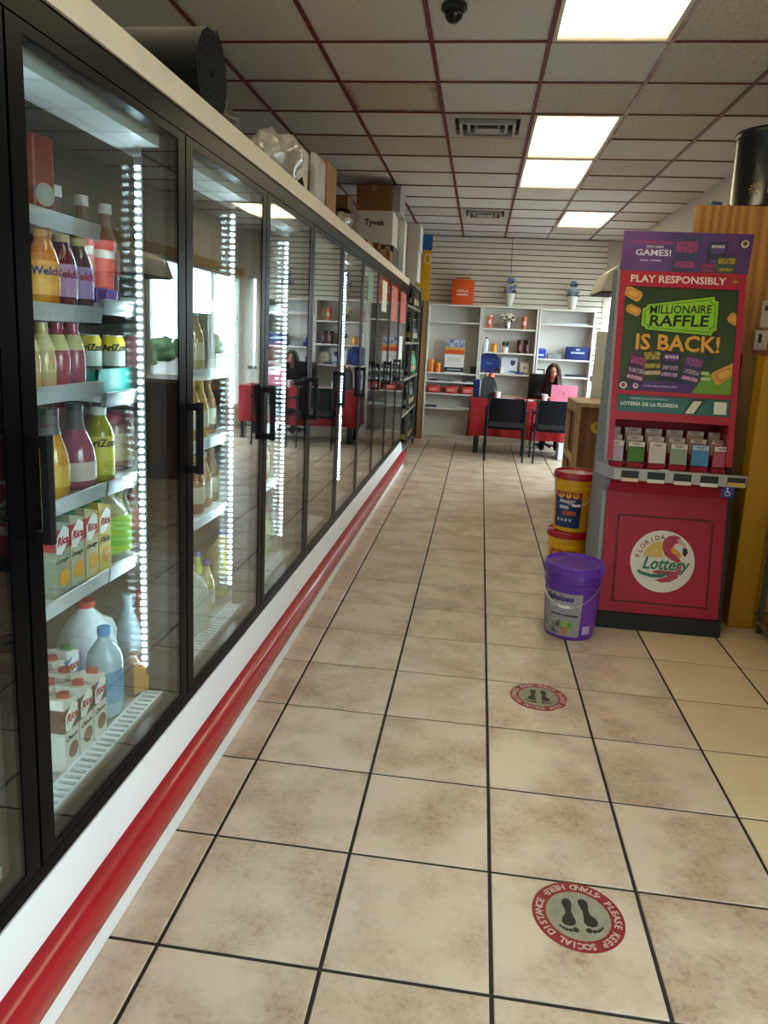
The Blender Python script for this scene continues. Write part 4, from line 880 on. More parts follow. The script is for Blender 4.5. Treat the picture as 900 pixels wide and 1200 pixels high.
em.build('sunburst_emblem', M_('B08A3A', .4), t, local=True)
print_on('lettering', 'E', .07, M_('C09A3A', .4), t, (0, 0, .10), (0, 0, -.22), bend=.192, bold=.02, ext=.0003)
wrap('paper_tag', t, .19, .19, .31, .37, -PI/2-.4, -PI/2-.1, 'C8C8C8')
t = tag(B().cbox((0, 0, .045), (.07, .05, .09), rz=.3, ch=.006).build('box', M_('5A8AB4', .5), loc=(1.352, 4.9, 2.3155), local=True), 'small blue box beside the black tin on the partition', 'box')
tag(B().cbox((0, 0, .04), (.09, .07, .08), rz=.2, ch=.006).build('box', M_('D8D4CC', .5), loc=(1.45, 4.93, 2.3155), local=True), 'small white box beside the black tin on the partition', 'box')
# wire rack at the right with wrapped goods
t = thing('metal_rack', 'grey metal display rack standing at the yellow boards', 'rack', (1.82, 3.72, 0))
m_rk = mat('rack_grey', '5A5A5C', .45, metal=.4)
for x, y in ((1.622, 4.03), (1.622, 3.42), (2.01, 4.03), (2.01, 3.42)): B().box(x-.012, x+.012, y-.012, y+.012, 0, .58).build('leg', m_rk, t)
for z in (.06, .50):
    s = B().box(1.60, 2.03, 3.4, 4.045, z, z+.012).build('shelf', mat('rack_shelf', '8A6A44' if z < .3 else '6A6A6C', .5), t)
    B().tube([(1.595, 3.395, z+.05), (2.03, 3.395, z+.05), (2.03, 4.05, z+.05), (1.595, 4.05, z+.05)], .005, 6, True).build('wire_rim', m_rk, s, smooth=True)
def crumple(c, r, seed, amp=.22):
    rnd = random.Random(seed); ph = [(Vector((rnd.gauss(0, 1), rnd.gauss(0, 1), rnd.gauss(0, 1)))*rnd.uniform(2, 6), rnd.uniform(0, 6)) for _ in range(9)]
    return B().ball(c, r, 36, 24, lambda d: 1+amp*sum(math.sin(v.dot(d)+p) for v, p in ph)/4.5)
m_bagc = mat('clear_bag', 'B9B4AC', .18, spec=.8)
for n_, (x, y, z, c, lab) in enumerate([(1.66, 3.9, .60, 'A9B0B4', 'clear wrapped snack bag with blue print on the metal rack'), (1.78, 3.75, .60, 'C0A890', 'clear wrapped tan snack bag on the metal rack'), (1.68, 3.53, .60, 'B4ACA4', 'grey wrapped snack bag at the front of the metal rack')]):
    tag(crumple((0, 0, 0), (.085, .08, .085), 5+n_).build('snack_bag', mat('wrap_%d' % n_, c, .15, spec=.9, var=.7, scale=14, col2='3A78A8' if n_ == 0 else '8A6A50'), loc=(x, y, z), smooth=True, local=True), lab, 'snack bag')
# ================================================================== far end: bookcases
m_bc = mat('bookcase_white', 'DEDAD2', .5)
BY0, BY1 = 11.15, 11.395
def bookcase(x0, x1, h, shelves, label):
    t = thing('bookcase', label, 'bookcase', ((x0+x1)/2, (BY0+BY1)/2, 0))
    for a, b in ((x0, x0+.024), (x1-.024, x1)): B().box(a, b, BY0, BY1, 0, h).build('side_panel', m_bc, t)
    B().box(x0+.024, x1-.024, BY0, BY1, h-.024, h).build('top_panel', m_bc, t)
    B().box(x0+.024, x1-.024, BY1-.008, BY1, .06, h-.024).build('back_panel', mat('bookcase_back', 'CFCBC4', .6), t)
    B().box(x0+.024, x1-.024, BY0+.02, BY0+.034, 0, .075).build('toe_board', m_bc, t)
    for z in [.075]+list(shelves): B().box(x0+.024, x1-.024, BY0+.006, BY1-.008, z-.022, z).build('shelf', m_bc, t)
    return t
SL, SM, SR = (.488, .712, .892, 1.02, 1.775), (.40, .72, 1.05, 1.362, 1.712), (.40, .72, 1.055, 1.305, 1.81)
bookcase(-.815, -.018, 2.03, SL, 'white bookcase with red folded packs and orange tubs, by metal rack')
bookcase(-.012, .812, 2.035, SM, 'white bookcase with flowers and dark red tumblers, between two others')
bookcase(.824, 1.622, 2.025, SR, 'white bookcase with blue bags behind the seated person')
YI = 11.24
def pot(name, label, cat, loc, prof, m, n=18, **k):
    return tag(B().lathe([(.001, 0)]+prof, n).build(name, m, loc=loc, smooth=True, local=True), label, cat, **k)
# left bookcase
for i, x in enumerate((-.735, -.632)):
    h = .19 if i == 0 else .145
    t = thing('tub', ['taller orange lidded tub on the left bookcase', 'shorter orange lidded tub on the left bookcase'][i], 'tub', (x, YI, 1.02))
    B().lathe([(.001, 0), (.045, 0), (.048, h*.8)], 18).build('tub_body', M_('D87A1A', .4), t, smooth=True, local=True)
    B().lathe([(.051, h*.8), (.051, h*.97), (.046, h), (.001, h)], 18).build('lid', M_('E28A22', .4), t, smooth=True, local=True)
t = thing('counter_card', 'white standing card with orange band, black foot and photo top', 'sign', (-.385, YI-.02, 1.02))
cd = B().cbox((0, 0, .19), (.29, .012, .38)).build('board', M_('E6E2E0', .6), t, local=True)
flat('orange_band', [(-.145, .28), (.145, .28), (.145, .345), (-.145, .345)], M_('D8582A', .5), cd, 0, .001, (0, -.0062, 0), UP)
flat('gold_band', [(-.145, .345), (.145, .345), (.145, .38), (-.145, .38)], M_('E0A050', .5), cd, 0, .001, (0, -.0062, 0), UP)
flat('black_band', [(-.145, .015), (.145, .015), (.145, .085), (-.145, .085)], M_('1E2230', .5), cd, 0, .001, (0, -.0062, 0), UP)
bars('small_print', M_('B8BCC8', .5), cd, [(-.1, .1, -.008, .008)], (0, -.0073, .05), UP)
bars('small_print', M_('A8A8AC', .5), cd, [(-.11, .11, -.003, .003), (-.11, .08, -.023, -.017), (-.11, .10, -.043, -.037)], (0, -.0063, .22), UP)
B().cbox((0, .01, .445), (.29, .012, .12)).build('photo', mat('photo_mix', '5A6A9A', .5, var=1, scale=18, col2='D8D8DC'), t, local=True)
tag(B().cbox((0, 0, .055), (.085, .08, .11), ch=.006).build('speaker', M_('1C1C1E', .5), loc=(-.092, YI, 1.02), local=True), 'small black box beside the counter card', 'box')
for i, x in enumerate((-.672, -.405, -.155)):
    t = thing('folded_pack', ['red folded pack near the open side of the left bookcase', 'middle red folded pack on the left bookcase', 'red folded pack nearest the middle bookcase'][i], 'pack', (x, YI-.03, .712), 0, 'red folded packs')
    B().cbox((0, 0, .055), (.20, .14, .11), ch=.02).build('fabric', M_('C23234', .6), t, local=True, smooth=True)
    flat('pale_label', [(-.06, .03), (.06, .03), (.06, .075), (-.06, .075)], M_('D8867A', .6), t, 0, .0008, (0, -.0705, 0), UP)
for i, (x, c) in enumerate(((-.68, '3A3E48'), (-.5, '6A6E78'), (-.32, '8A8A8C'), (-.15, '4A4A52'))):
    tag(B().cbox((0, 0, .012), (.13, .12, .024), rz=.2*i-.3).build('folder', M_(c, .5), loc=(x, YI, .892), local=True), ['black folder lying on a low bookcase shelf', 'grey folder lying on a low bookcase shelf', 'pale grey folder lying on a low bookcase shelf', 'dark grey folder lying beside the pale one'][i], 'folder')
tag(B().cbox((0, 0, .014), (.16, .14, .028), rz=.3).build('cloth', M_('3A4054', .8), loc=(-.70, YI, .488), local=True), 'dark blue folded cloth on the low bookcase shelf', 'cloth')
tag(B().cbox((0, 0, .012), (.26, .16, .024), rz=-.1).build('papers', M_('C8C8CC', .7), loc=(-.2, YI-.02, .488), local=True), 'stack of white papers on the low bookcase shelf', 'papers')
# middle bookcase
for i, x in enumerate((.10, .612)):
    t = thing('tumbler', ['orange tumbler by the left side of the flowers', 'orange tumbler between flowers and the right bookcase'][i], 'tumbler', (x, YI, 1.712))
    B().lathe([(.001, 0), (.036, 0), (.046, .17)], 18).build('cup', M_('D06A42', .35), t, smooth=True, local=True)
    B().lathe([(.048, .165), (.048, .185), (.001, .19)], 18).build('lid', M_('E0B0A0' if i == 0 else 'D8703A', .35), t, smooth=True, local=True)
    B().lathe([(.0415, .06), (.045, .12)], 12, a0=-PI/2-.5, a1=-PI/2+.5).build('label', M_('E4CDC2', .5), t, smooth=True, local=True)
def bouquet(t, z, r, cols, leaf, n, seed, petal=.02, tall=1):
    rnd = random.Random(seed)
    for i in range(n):
        a = rnd.uniform(0, 2*PI); q = r*math.sqrt(rnd.random()); c = (q*math.cos(a), q*math.sin(a), z+rnd.uniform(0, r*tall))
        f = B().ball(c, petal*.6, 6, 4)
        for j in range(5):
            b_ = 2*PI*j/5+i; f.ball((c[0]+petal*.8*math.cos(b_), c[1]-.004, c[2]+petal*.8*math.sin(b_)), (petal*.6, petal*.4, petal*.6), 6, 4)
        f.build('flower', M_(cols[i % len(cols)], .6), t, local=True, smooth=True)
    lf = B()
    for i in range(14):
        a = rnd.uniform(0, 2*PI); c = (r*.9*math.cos(a), r*.7*math.sin(a), z-.01+rnd.uniform(-.01, r*.6))
        lf.cbox(c, (.05, .004, .022), rz=a, ry=rnd.uniform(-1, .3))
    lf.build('leaves', M_(leaf, .6), t, local=True)
t = thing('flower_pot', 'white flowers in a silver pot on the middle bookcase', 'flowers', (.362, YI, 1.712))
B().lathe([(.001, 0), (.058, 0), (.068, .10), (.066, .105), (.06, .09), (.001, .09)], 20).build('pot', mat('silver', 'B8B4AE', .15, metal=1), t, smooth=True, local=True)
bouquet(t, .13, .09, ['E8E4CC', 'E0DCC8'], '4A5A40', 9, 3, .026, .9)
t = thing('bottle', 'slim white bottle with dark tip on the middle bookcase', 'bottle', (.075, YI, 1.362))
B().lathe([(.001, 0), (.034, 0), (.036, .15), (.012, .19)], 18).build('bottle_body', M_('DCE0E8', .4), t, smooth=True, local=True)
B().lathe([(.012, .19), (.013, .215), (.001, .218)], 12).build('cap', M_('22242C', .4), t, smooth=True, local=True)
t = thing('jar', 'yellow orange jar between white bottle and small plant', 'jar', (.195, YI, 1.362))
B().lathe([(.001, 0), (.042, 0), (.044, .10)], 18).build('jar_body', M_('E09A20', .35), t, smooth=True, local=True)
B().lathe([(.046, .098), (.046, .125), (.001, .128)], 18).build('lid', M_('D8861A', .4), t, smooth=True, local=True)
t = thing('potted_plant', 'small green plant in a white pot on the middle bookcase', 'plant', (.36, YI, 1.362))
B().lathe([(.001, 0), (.04, 0), (.045, .08), (.04, .08), (.001, .07)], 18).build('pot', M_('E6E4DC', .4), t, smooth=True, local=True)
pl = B(); rnd = random.Random(2)
for i in range(26): a = rnd.uniform(0, 6.28); pl.cbox((.03*math.cos(a), .03*math.sin(a), .10+rnd.uniform(0, .05)), (.045, .004, .02), rz=a, ry=-rnd.uniform(.2, 1.3))
pl.build('leaves', M_('2E5A3A', .6), t, local=True)
for i, x in enumerate((.582, .688)):
    t = thing('tumbler', ['dark red steel tumbler with pale mark on the middle bookcase', 'dark red steel tumbler next to right bookcase'][i], 'tumbler', (x, YI, 1.362))
    B().lathe([(.001, 0), (.042, 0), (.05, .17)], 18).build('cup', M_('4A1218', .35), t, smooth=True, local=True)
    B().lathe([(.052, .168), (.052, .195), (.001, .2)], 18).build('lid', M_('2A1214', .4), t, smooth=True, local=True)
    B().lathe([(.0445, .04), (.0495, .13)], 8, a0=-PI/2-.28, a1=-PI/2+.02).build('mark', M_('C8A8A4', .5), t, smooth=True, local=True)
t = thing('round_disc', 'round deep blue disc with a pale logo leaning on the middle bookcase', 'disc', (.145, YI+.03, 1.052))
B().prism(circ(.155, 40, 0, .142), -.012, 0, 'y').build('disc', M_('1A2E6E', .45), t, local=True)
B().tube([(.15*math.cos(2*PI*i/40), -.006, .142+.15*math.sin(2*PI*i/40)) for i in range(40)], .009, 6, True).build('rim', M_('14245A', .45), t, local=True, smooth=True)
bars('pale_logo', M_('5A7AB8', .5), t, [(-.045, -.025, -.014, .014), (-.018, .0, -.014, .014), (.008, .045, -.012, .0)], (0, -.0132, .142), UP)
t = tag(B().cbox((0, 0, .045), (.05, .05, .09), ch=.008).build('small_box', M_('E4E4E4', .5), loc=(.335, YI-.03, 1.052), local=True), 'tiny white box beside the blue disc', 'box')
t = thing('print_card', 'white card with dark shield print on the middle bookcase', 'card', (.44, YI+.06, 1.052))
cd = B().cbox((0, 0, .12), (.24, .008, .24)).build('card', M_('DCDEE4', .6), t, local=True)
flat('shield_print', [(.02, .14), (.05, .115), (.09, .15), (.09, .2), (.06, .19), (.05, .205), (.02, .195)], M_('3A3A44', .5), cd, 0, .001, (0, -.0042, 0), UP)
flat('blue_line', [(0, .02), (.1, .02), (.1, .04), (0, .04)], M_('3A5AA8', .5), cd, 0, .001, (0, -.0042, 0), UP)
t = thing('framed_picture', 'small cream framed picture on the middle bookcase', 'picture', (.67, YI+.04, 1.052))
cd = B().cbox((0, 0, .095), (.14, .014, .17)).build('frame', M_('C4B69C', .5), t, local=True)
B().box(-.055, .055, -.0085, -.007, .03, .16).build('print', M_('D8D0BE', .6), t, local=True)
B().prism(circ(.02, 16, 0, .10), -.0095, -.0085, 'y').build('round_motif', M_('8A7A5A', .5), t, local=True)
tag(B().cbox((0, 0, .016), (.13, .08, .032)).build('small_tray', M_('2A3A7A', .5), loc=(.60, YI-.04, 1.052), local=True), 'flat blue case in front of the cream picture', 'case')
# right bookcase
def tote(name, label, loc, w, h, d, col, words, tc, handles=True, cat='bag'):
    t = thing(name, label, cat, loc)
    bd = B().cbox((0, 0, h/2), (w, d, h), ch=min(.012, d*.2)).build('bag_body', M_(col, .65), t, local=True, smooth=True)
    if handles:
        for y in (-d*.3, d*.3): B().tube([(-w*.32, y, h*.97), (-w*.30, y, h*1.08), (-w*.1, y, h*1.06), (w*.12, y, h*1.10), (w*.30, y, h*1.08), (w*.34, y, h*.97)], .007, 6).build('strap', M_(col, .65), t, local=True, smooth=True)
    for q, (s, z, wd) in enumerate(words):
        if s: print_on('lettering', s, .06, M_(tc, .5), bd, (0, -d/2-.0008, z), UP, bold=.02, width=wd)
        else: bars('small_print', M_(tc, .5), bd, [(-wd/2+wd*i/6, -wd/2+wd*(i+.8)/6, -.012, .012) for i in range(6)], (0, -d/2-.0008, z), UP)
    return t
tote('gift_bag', 'royal blue gathered bag with white wave print on the right bookcase', (.895, YI, 1.305), .14, .13, .09, '1A3EA8', [('', .05, .08)], 'C8D8F0')
tag(B().cbox((0, 0, .04), (.19, .12, .08), ch=.006).build('small_box', mat('grey_box', '6A7078', .5, var=.6, scale=20, col2='A8ACB0'), loc=(1.085, YI, 1.305), local=True), 'grey patterned small box between two blue bags', 'box')
tote('cooler_bag', 'wide navy blue bag with pale lettering on the right bookcase', (1.42, YI, 1.305), .335, .19, .12, '16246E', [('', .15, .06), ('', .105, .2)], 'B8C4E0', False)
t = thing('card_stand', 'small black framed white card on the right bookcase', 'card', (.90, YI, 1.057))
B().cbox((0, 0, .045), (.14, .03, .09), ch=.004).build('frame', M_('17181C', .5), t, local=True)
B().box(-.05, .05, -.0165, -.015, .02, .07).build('card', M_('D8DCDC', .5), t, local=True)
tag(B().cbox((0, 0, .016), (.28, .14, .032)).build('flat_case', M_('1A1E2A', .5), loc=(1.42, YI, 1.057), local=True), 'flat dark case on the shelf behind the seated person', 'case')
tag(B().cbox((0, 0, .01), (.6, .12, .02)).build('pale_strip', M_('C4D0DC', .3), loc=(1.22, YI, 1.812), local=True), 'long pale strip lying on the upper right bookcase shelf', 'strip')
# on top of the bookcases
tote('shopping_bag', 'bright orange shopping bag with white lettering on top of bookcase', (-.325, 11.25, 2.032), .33, .36, .12, 'E0560E', [('HOLA', .20, .17), ('', .145, .17)], 'F0D8C4')
def vase(loc, label, seed):
    t = thing('flower_vase', label, 'vase', loc)
    B().lathe([(.001, 0), (.045, 0), (.05, .02), (.078, .19), (.074, .192), (.05, .03), (.001, .03)], 20).build('vase', M_('DCDAD2', .4), t, smooth=True, local=True)
    bouquet(t, .21, .08, ['8E9CB8', 'A8B0C0', '7E8EA8'], '5A6470', 10, seed, .024, 1.2)
    bouquet(t, .36, .035, ['6A86C0', '7A9AD0'], '6A7A90', 3, seed+1, .024, 1)
    return t
vase((.37, 11.27, 2.036), 'white vase with grey blue flowers below the hanging wire', 4)
vase((1.285, 11.27, 2.027), 'white vase with blue flowers nearer the plain wall', 9)
tag(B().tube([(.352, 11.39, ZC-.01), (.362, 11.385, 2.75), (.368, 11.36, 2.50)], .004, 6).build('hanging_wire', M_('3A3A3C', .5), loc=(.352, 11.39, 2.5)), 'thin dark wire hanging down the slatted wall', 'wire')
tag(B().tube([(1.70, 11.38, 1.3), (1.69, 11.36, 1.1), (1.71, 11.36, .9), (1.68, 11.37, .7), (1.72, 11.38, .5)], .008, 6).build('cable', M_('6A5236', .6), loc=(1.70, 11.38, .5), smooth=True), 'brown cable hanging beside the right bookcase', 'cable')
# ================================================================== desk with red cloth
TX0, TX1, TY0, TY1, TZ = -.085, 1.62, 10.0, 10.6, .745
t = thing('folding_table', 'dark legged table under the red cloth', 'table', ((TX0+TX1)/2, (TY0+TY1)/2, 0))
B().box(TX0+.01, TX1-.01, TY0+.01, TY1-.01, TZ-.04, TZ-.006).build('table_top', M_('3A2A22', .5), t)
for x in (.02, TX1-.06):
    for y in (TY0+.05, TY1-.05): B().box(x-.035, x+.035, y-.03, y+.03, 0, TZ-.04).build('leg', M_('191416', .5), t)
t = B()
n = 70; rows = 6; hem = .235
def rim(s):
    Lx, Ly = TX1-TX0, TY1-TY0; per = 2*(Lx+Ly); s = s % per
    if s < Lx: return (TX0+s, TY0, 0, -1)
    s -= Lx
    if s < Ly: return (TX1, TY0+s, 1, 0)
    s -= Ly
    if s < Lx: return (TX1-s, TY1, 0, 1)
    return (TX0, TY1-(s-Lx), -1, 0)
per = 2*(TX1-TX0+TY1-TY0); vs_ = []; fs_ = []; N_ = 160
for j in range(rows+1):
    for i in range(N_):
        s = per*i/N_; x, y, nx, ny = rim(s); dz = j/rows; wob = .014*dz*math.sin(s*17)+.01*dz*math.sin(s*31+1)
        o = .006+.012*dz+wob; vs_.append((x+nx*o, y+ny*o, TZ-.001-(TZ-hem)*dz+.012*dz*math.sin(s*5)))
for j in range(rows):
    for i in range(N_): fs_.append((j*N_+i, (j+1)*N_+i, (j+1)*N_+(i+1) % N_, j*N_+(i+1) % N_))
fs_.append(tuple(range(N_)))
tag(t.add(vs_, fs_).build('tablecloth', mat('cloth_red', 'A30F1C', .75, var=.2, scale=8), loc=((TX0+TX1)/2, (TY0+TY1)/2, TZ), smooth=True), 'red cloth draped over the desk with soft folds', 'tablecloth')
ZT = TZ+.001
m_chair = mat('chair_black', '0E0E11', .55, spec=.3); m_cpad = mat('chair_fabric', '12131A', .85, spec=.2, bump=.15, scale=200)
def chair(cx, cy, label, rz=0):
    t = thing('visitor_chair', label, 'chair', (cx, cy, 0), rz, 'black visitor chairs')
    # back towards -y, seat towards +y
    B().cbox((0, .24, .44), (.46, .46, .07), ch=.025).build('seat', m_cpad, t, local=True, smooth=True)
    bk = B(); vs_ = []; fs_ = []
    for j in range(9):
        for i in range(9):
            u = -1+2*i/8; v = j/8; r_ = 1-.06*(abs(v-.5)*2)**4
            vs_.append((u*.225*r_, -.035*v-.02*(1-u*u)*1, .44+.37*v))
    for j in range(8):
        for i in range(8): fs_.append((j*9+i, j*9+i+1, (j+1)*9+i+1, (j+1)*9+i))
    m0 = len(vs_); vs_ += [(x, y+.04, z) for x, y, z in vs_[:81]]
    fs_ += [tuple(q+81 for q in f[::-1]) for f in fs_[:64]]
    edge = [i for i in range(9)]+[9*j+8 for j in range(1, 9)]+[72+i for i in range(7, -1, -1)]+[9*j for j in range(7, 0, -1)]
    fs_ += [(edge[(q+1) % len(edge)], edge[q], edge[q]+81, edge[(q+1) % len(edge)]+81) for q in range(len(edge))]
    bk.add(vs_, fs_).build('backrest', m_cpad, t, local=True, smooth=True)
    B().cbox((0, -.03, .475), (.44, .012, .06), ch=.004).build('back_trim', mat('chair_trim', '1A1C26', .4), t, local=True)
    for s in (-1, 1):
        B().tube([(s*.24, -.06, 0), (s*.24, -.02, .40), (s*.238, -.045, .82)], .012, 8).build('leg', m_chair, t, local=True, smooth=True)
        B().tube([(s*.25, .48, 0), (s*.25, .44, .42), (s*.25, .42, .62)], .012, 8).build('leg', m_chair, t, local=True, smooth=True)
        B().cbox((s*.255, .2, .645), (.05, .46, .025), ch=.008).build('armrest', m_chair, t, local=True)
        B().tube([(s*.24, -.02, .40), (s*.25, .44, .40)], .01, 6).build('seat_rail', m_chair, t, local=True, smooth=True)
    return t
chair(.385, 9.46, 'black fabric armchair facing the red desk, nearer the bookcase with tubs')
chair(1.0, 9.465, 'black fabric armchair facing the red desk, partly behind the wooden counter')
# desk things
t = thing('laptop', 'pink laptop standing open in front of the seated person', 'laptop', (1.165, 10.22, ZT))
B().cbox((0, .12, .008), (.345, .235, .016), ch=.003).build('base', M_('C98A9C', .35), t, local=True)
lid = B().cbox((0, .005, .118), (.345, .008, .225), rx=.12, ch=.003).build('lid', mat('laptop_pink', 'E08AA4', .35, metal=.1), t, local=True)
B().prism(circ(.016, 16, 0, .12), -.0012, -.0002, 'y').build('round_logo', M_('B05A78', .4), lid, local=True)
def cup(x, y, lab):
    t = thing('paper_cup', lab, 'cup', (x, y, ZT))
    B().lathe([(.001, 0), (.030, 0), (.04, .095), (.043, .098), (.041, .102), (.037, .095), (.028, .012), (.001, .012)], 18).build('cup', M_('E8E6E2', .5), t, smooth=True, local=True)
cup(.90, 10.09, 'white paper cup beside the pink laptop')
t = thing('pen_cup', 'white cup holding a pen near the dark bag', 'cup', (.268, 10.1, ZT))
B().lathe([(.001, 0), (.036, 0), (.04, .10), (.036, .10), (.03, .01), (.001, .01)], 18).build('cup', M_('E2E0DC', .5), t, smooth=True, local=True)
B().tube([(.0, 0, .02), (-.05, 0, .16)], .005, 6).build('pen', M_('6A5A50', .4), t, local=True)
for i, (x, y, w_, d_, c, a, lab) in enumerate([(.42, 10.12, .22, .16, 'DCD8D6', .2, 'loose white papers on the desk'), (.70, 10.11, .12, .10, 'D8D4D4', -.1, 'small white note pad on the red cloth'), (.56, 10.13, .14, .06, '8A3A3A', .1, 'flat dark red booklet on the desk'), (.80, 10.16, .1, .08, '6A6A4A', 0, 'olive note book beside paper cup')]):
    tag(B().cbox((0, 0, .008), (w_, d_, .016), rz=a).build('papers' if i == 0 else 'note_pad', M_(c, .6), loc=(x, y, ZT), local=True), lab, 'papers')
t = thing('cloth_bag', 'dark striped bag with orange top standing on the desk end', 'bag', (.145, 10.2, ZT))
B().prism([(-.115, 0), (.13, 0), (.10, .2), (.06, .29), (-.06, .30), (-.10, .24)], -.06, .06, 'y').build('bag_body', mat('bag_dark', '24282E', .7, var=.9, scale=30, col2='5A5E62', stretch=(6, 1, .3)), t, local=True)
crumple((.02, 0, .30), (.05, .05, .05), 8).build('orange_top', M_('C8522E', .6), t, local=True, smooth=True)
crumple((-.045, 0, .31), (.035, .04, .03), 9).build('cream_top', M_('C8B49A', .6), t, local=True, smooth=True)
tag(B().cbox((0, 0, .12), (.09, .10, .24), ch=.01).build('blue_bottle', M_('1E4AA8', .4), loc=(-.02, 10.38, ZT), local=True), 'blue container behind the dark bag on desk', 'container')
tag(B().cbox((0, 0, .11), (.11, .28, .22), ch=.004).build('box', M_('DCE0E4', .5), loc=(1.17, 9.98, 0), local=True) , 'white box standing on floor under the desk', 'box')
# ================================================================== seated person
def skinned(verts, edges, radii, root, sub=2):
    me = bpy.data.meshes.new('skin'); me.from_pydata(verts, edges, []); o = bpy.data.objects.new('skin', me); COL.objects.link(o)
    o.modifiers.new('skin', 'SKIN'); s = o.modifiers.new('sub', 'SUBSURF'); s.levels = s.render_levels = sub
    for i, r in enumerate(radii): me.skin_vertices[0].data[i].radius = r if hasattr(r, '__len__') else (r, r); me.skin_vertices[0].data[i].use_root = (i == root)
    m2 = bpy.data.meshes.new_from_object(o.evaluated_get(bpy.context.evaluated_depsgraph_get()))
    b = B(); b.add([v.co.copy() for v in m2.vertices], [tuple(p.vertices) for p in m2.polygons])
    bpy.data.objects.remove(o); bpy.data.meshes.remove(me); bpy.data.meshes.remove(m2); return b
per_ = thing('person', 'person with long brown hair in a black top seated behind the pink laptop', 'person', (1.055, 10.90, 0))
# joints, local to the person; faces -y
V = [(0, 0, .50), (0, -.01, .62), (0, -.03, .76), (0, -.06, .90), (0, -.075, .975), (0, -.09, 1.02),          # pelvis..neck 0-5
     (-.15, -.06, .90), (-.20, -.13, .76), (-.215, -.21, .66+.10), (-.13, -.38, .785), (-.10, -.42, .785),               # arm 6-10
     (.15, -.06, .90), (.20, -.13, .76), (.215, -.21, .66+.10), (.13, -.40, .785), (.10, -.44, .785),
     (-.09, -.10, .49), (-.10, -.36, .49), (-.10, -.38, .28), (-.10, -.36, .08), (-.10, -.44, .05),                          # leg 16-20
     (.09, -.10, .49), (.10, -.36, .49), (.10, -.38, .28), (.10, -.36, .08), (.10, -.44, .05)]
E_ = [(0, 1), (1, 2), (2, 3), (3, 4), (4, 5), (3, 6), (6, 7), (7, 8), (8, 9), (9, 10), (3, 11), (11, 12), (12, 13), (13, 14), (14, 15), (0, 16), (16, 17), (17, 18), (18, 19), (19, 20), (0, 21), (21, 22), (22, 23), (23, 24), (24, 25)]
Rr = [(.15, .12), (.125, .1), (.135, .105), (.13, .10), (.06, .06), (.048, .05), .062, .05, .044, .034, .028, .062, .05, .044, .034, .028, .085, .07, .055, .042, .035, .085, .07, .055, .042, .035]
skinned(V, E_, Rr, 0).build('body', mat('top_black', '15121A', .8), per_, local=True, smooth=True)
m_skin = mat('skin', 'D09C84', .55)
def head_fn(d):
    k_ = 1.0
    if d.z < -.2: k_ *= 1-.18*(-.2-d.z)
    return k_
hd_ = thing_head = B().ball((0, -.125, 1.13), (.072, .088, .112), 24, 18, head_fn)
hd_.ball((0, -.212, 1.115), (.010, .016, .022), 10, 8)
hd_.tube([(0, -.09, .99), (0, -.11, 1.07)], .042, 12)
for s in (-1, 1): hd_.ball((s*.073, -.115, 1.13), (.012, .02, .03), 8, 6)
hd_.build('head', m_skin, per_, local=True, smooth=True)
for s in (-1, 1):
    h_ = B().ball((s*.095, -.455, .788), (.032, .042, .017), 12, 8)
    for q in range(4): h_.tube([(s*(.075+.017*q), -.485, .792), (s*(.073+.017*q), -.51-.006*(1-abs(q-1.5)), .79), (s*(.073+.016*q), -.522-.008*(1-abs(q-1.5)), .772)], [.0085, .008, .006], 6)
    h_.tube([(s*.066, -.45, .79), (s*.052, -.475, .786), (s*.05, -.49, .778)], [.01, .009, .007], 6)
    h_.build('hand', m_skin, per_, local=True, smooth=True)
fc = B()
for s in (-1, 1): fc.ball((s*.028, -.203, 1.143), (.011, .006, .006), 8, 6)
fc.build('eyes', M_('201814', .3), per_, local=True, smooth=True)
B().ball((0, -.203, 1.075), (.022, .008, .007), 10, 6).build('mouth', M_('8A4A48', .5), per_, local=True, smooth=True)
gl_ = B()
for s in (-1, 1): gl_.tube([(s*.031+.025*math.cos(a), -.216, 1.142+.019*math.sin(a)) for a in [2*PI*i/14 for i in range(14)]], .003, 5, True); gl_.tube([(s*.056, -.215, 1.146), (s*.074, -.12, 1.146)], .0028, 5)
gl_.tube([(-.007, -.217, 1.146), (.007, -.217, 1.146)], .003, 5)
gl_.build('glasses', M_('1A1412', .3), per_, local=True)
hair = B()
vs_ = []; fs_ = []; nu, nv = 30, 14
for j in range(nv+1):
    v = j/nv
    for i in range(nu+1):
        u = i/nu; a = -PI/2+.50+(2*PI-1.0)*u                       # opening at the face (-y)
        if v < .4:
            th = v/.4*PI/2; r_ = math.sin(th)*.088+.002; z = 1.135+.118*math.cos(th)
        else:
            q = (v-.4)/.6; r_ = .088+.05*q; z = 1.135-.30*q
        wv = 1+.05*math.sin(9*a+4*v)+.03*math.sin(17*a)
        side = .82 if v > .4 else 1
        x = r_*math.cos(a)*wv*1.08; y = -.115+r_*math.sin(a)*wv*(1.15 if math.sin(a) < 0 else 1.05)
        vs_.append((x, y, z))
for j in range(nv):
    for i in range(nu): fs_.append((j*(nu+1)+i+1, j*(nu+1)+i, (j+1)*(nu+1)+i, (j+1)*(nu+1)+i+1))
n0 = len(vs_); vs_ += [(x*.93, -.115+(y+.115)*.93, z-.006) for x, y, z in vs_]; fs_ += [tuple(q+n0 for q in f[::-1]) for f in fs_]
hair.add(vs_, fs_)
for s in (-1, 1):
    for q in range(4): hair.tube([(s*(.012+.012*q), -.195+.012*q, 1.235-.006*q), (s*(.06+.008*q), -.195+.02*q, 1.16), (s*(.085+.006*q), -.17+.02*q, 1.05), (s*(.10+.008*q), -.16+.02*q, .93), (s*(.09+.012*q), -.15, .86)], [.016, .02, .022, .02, .008], 8)
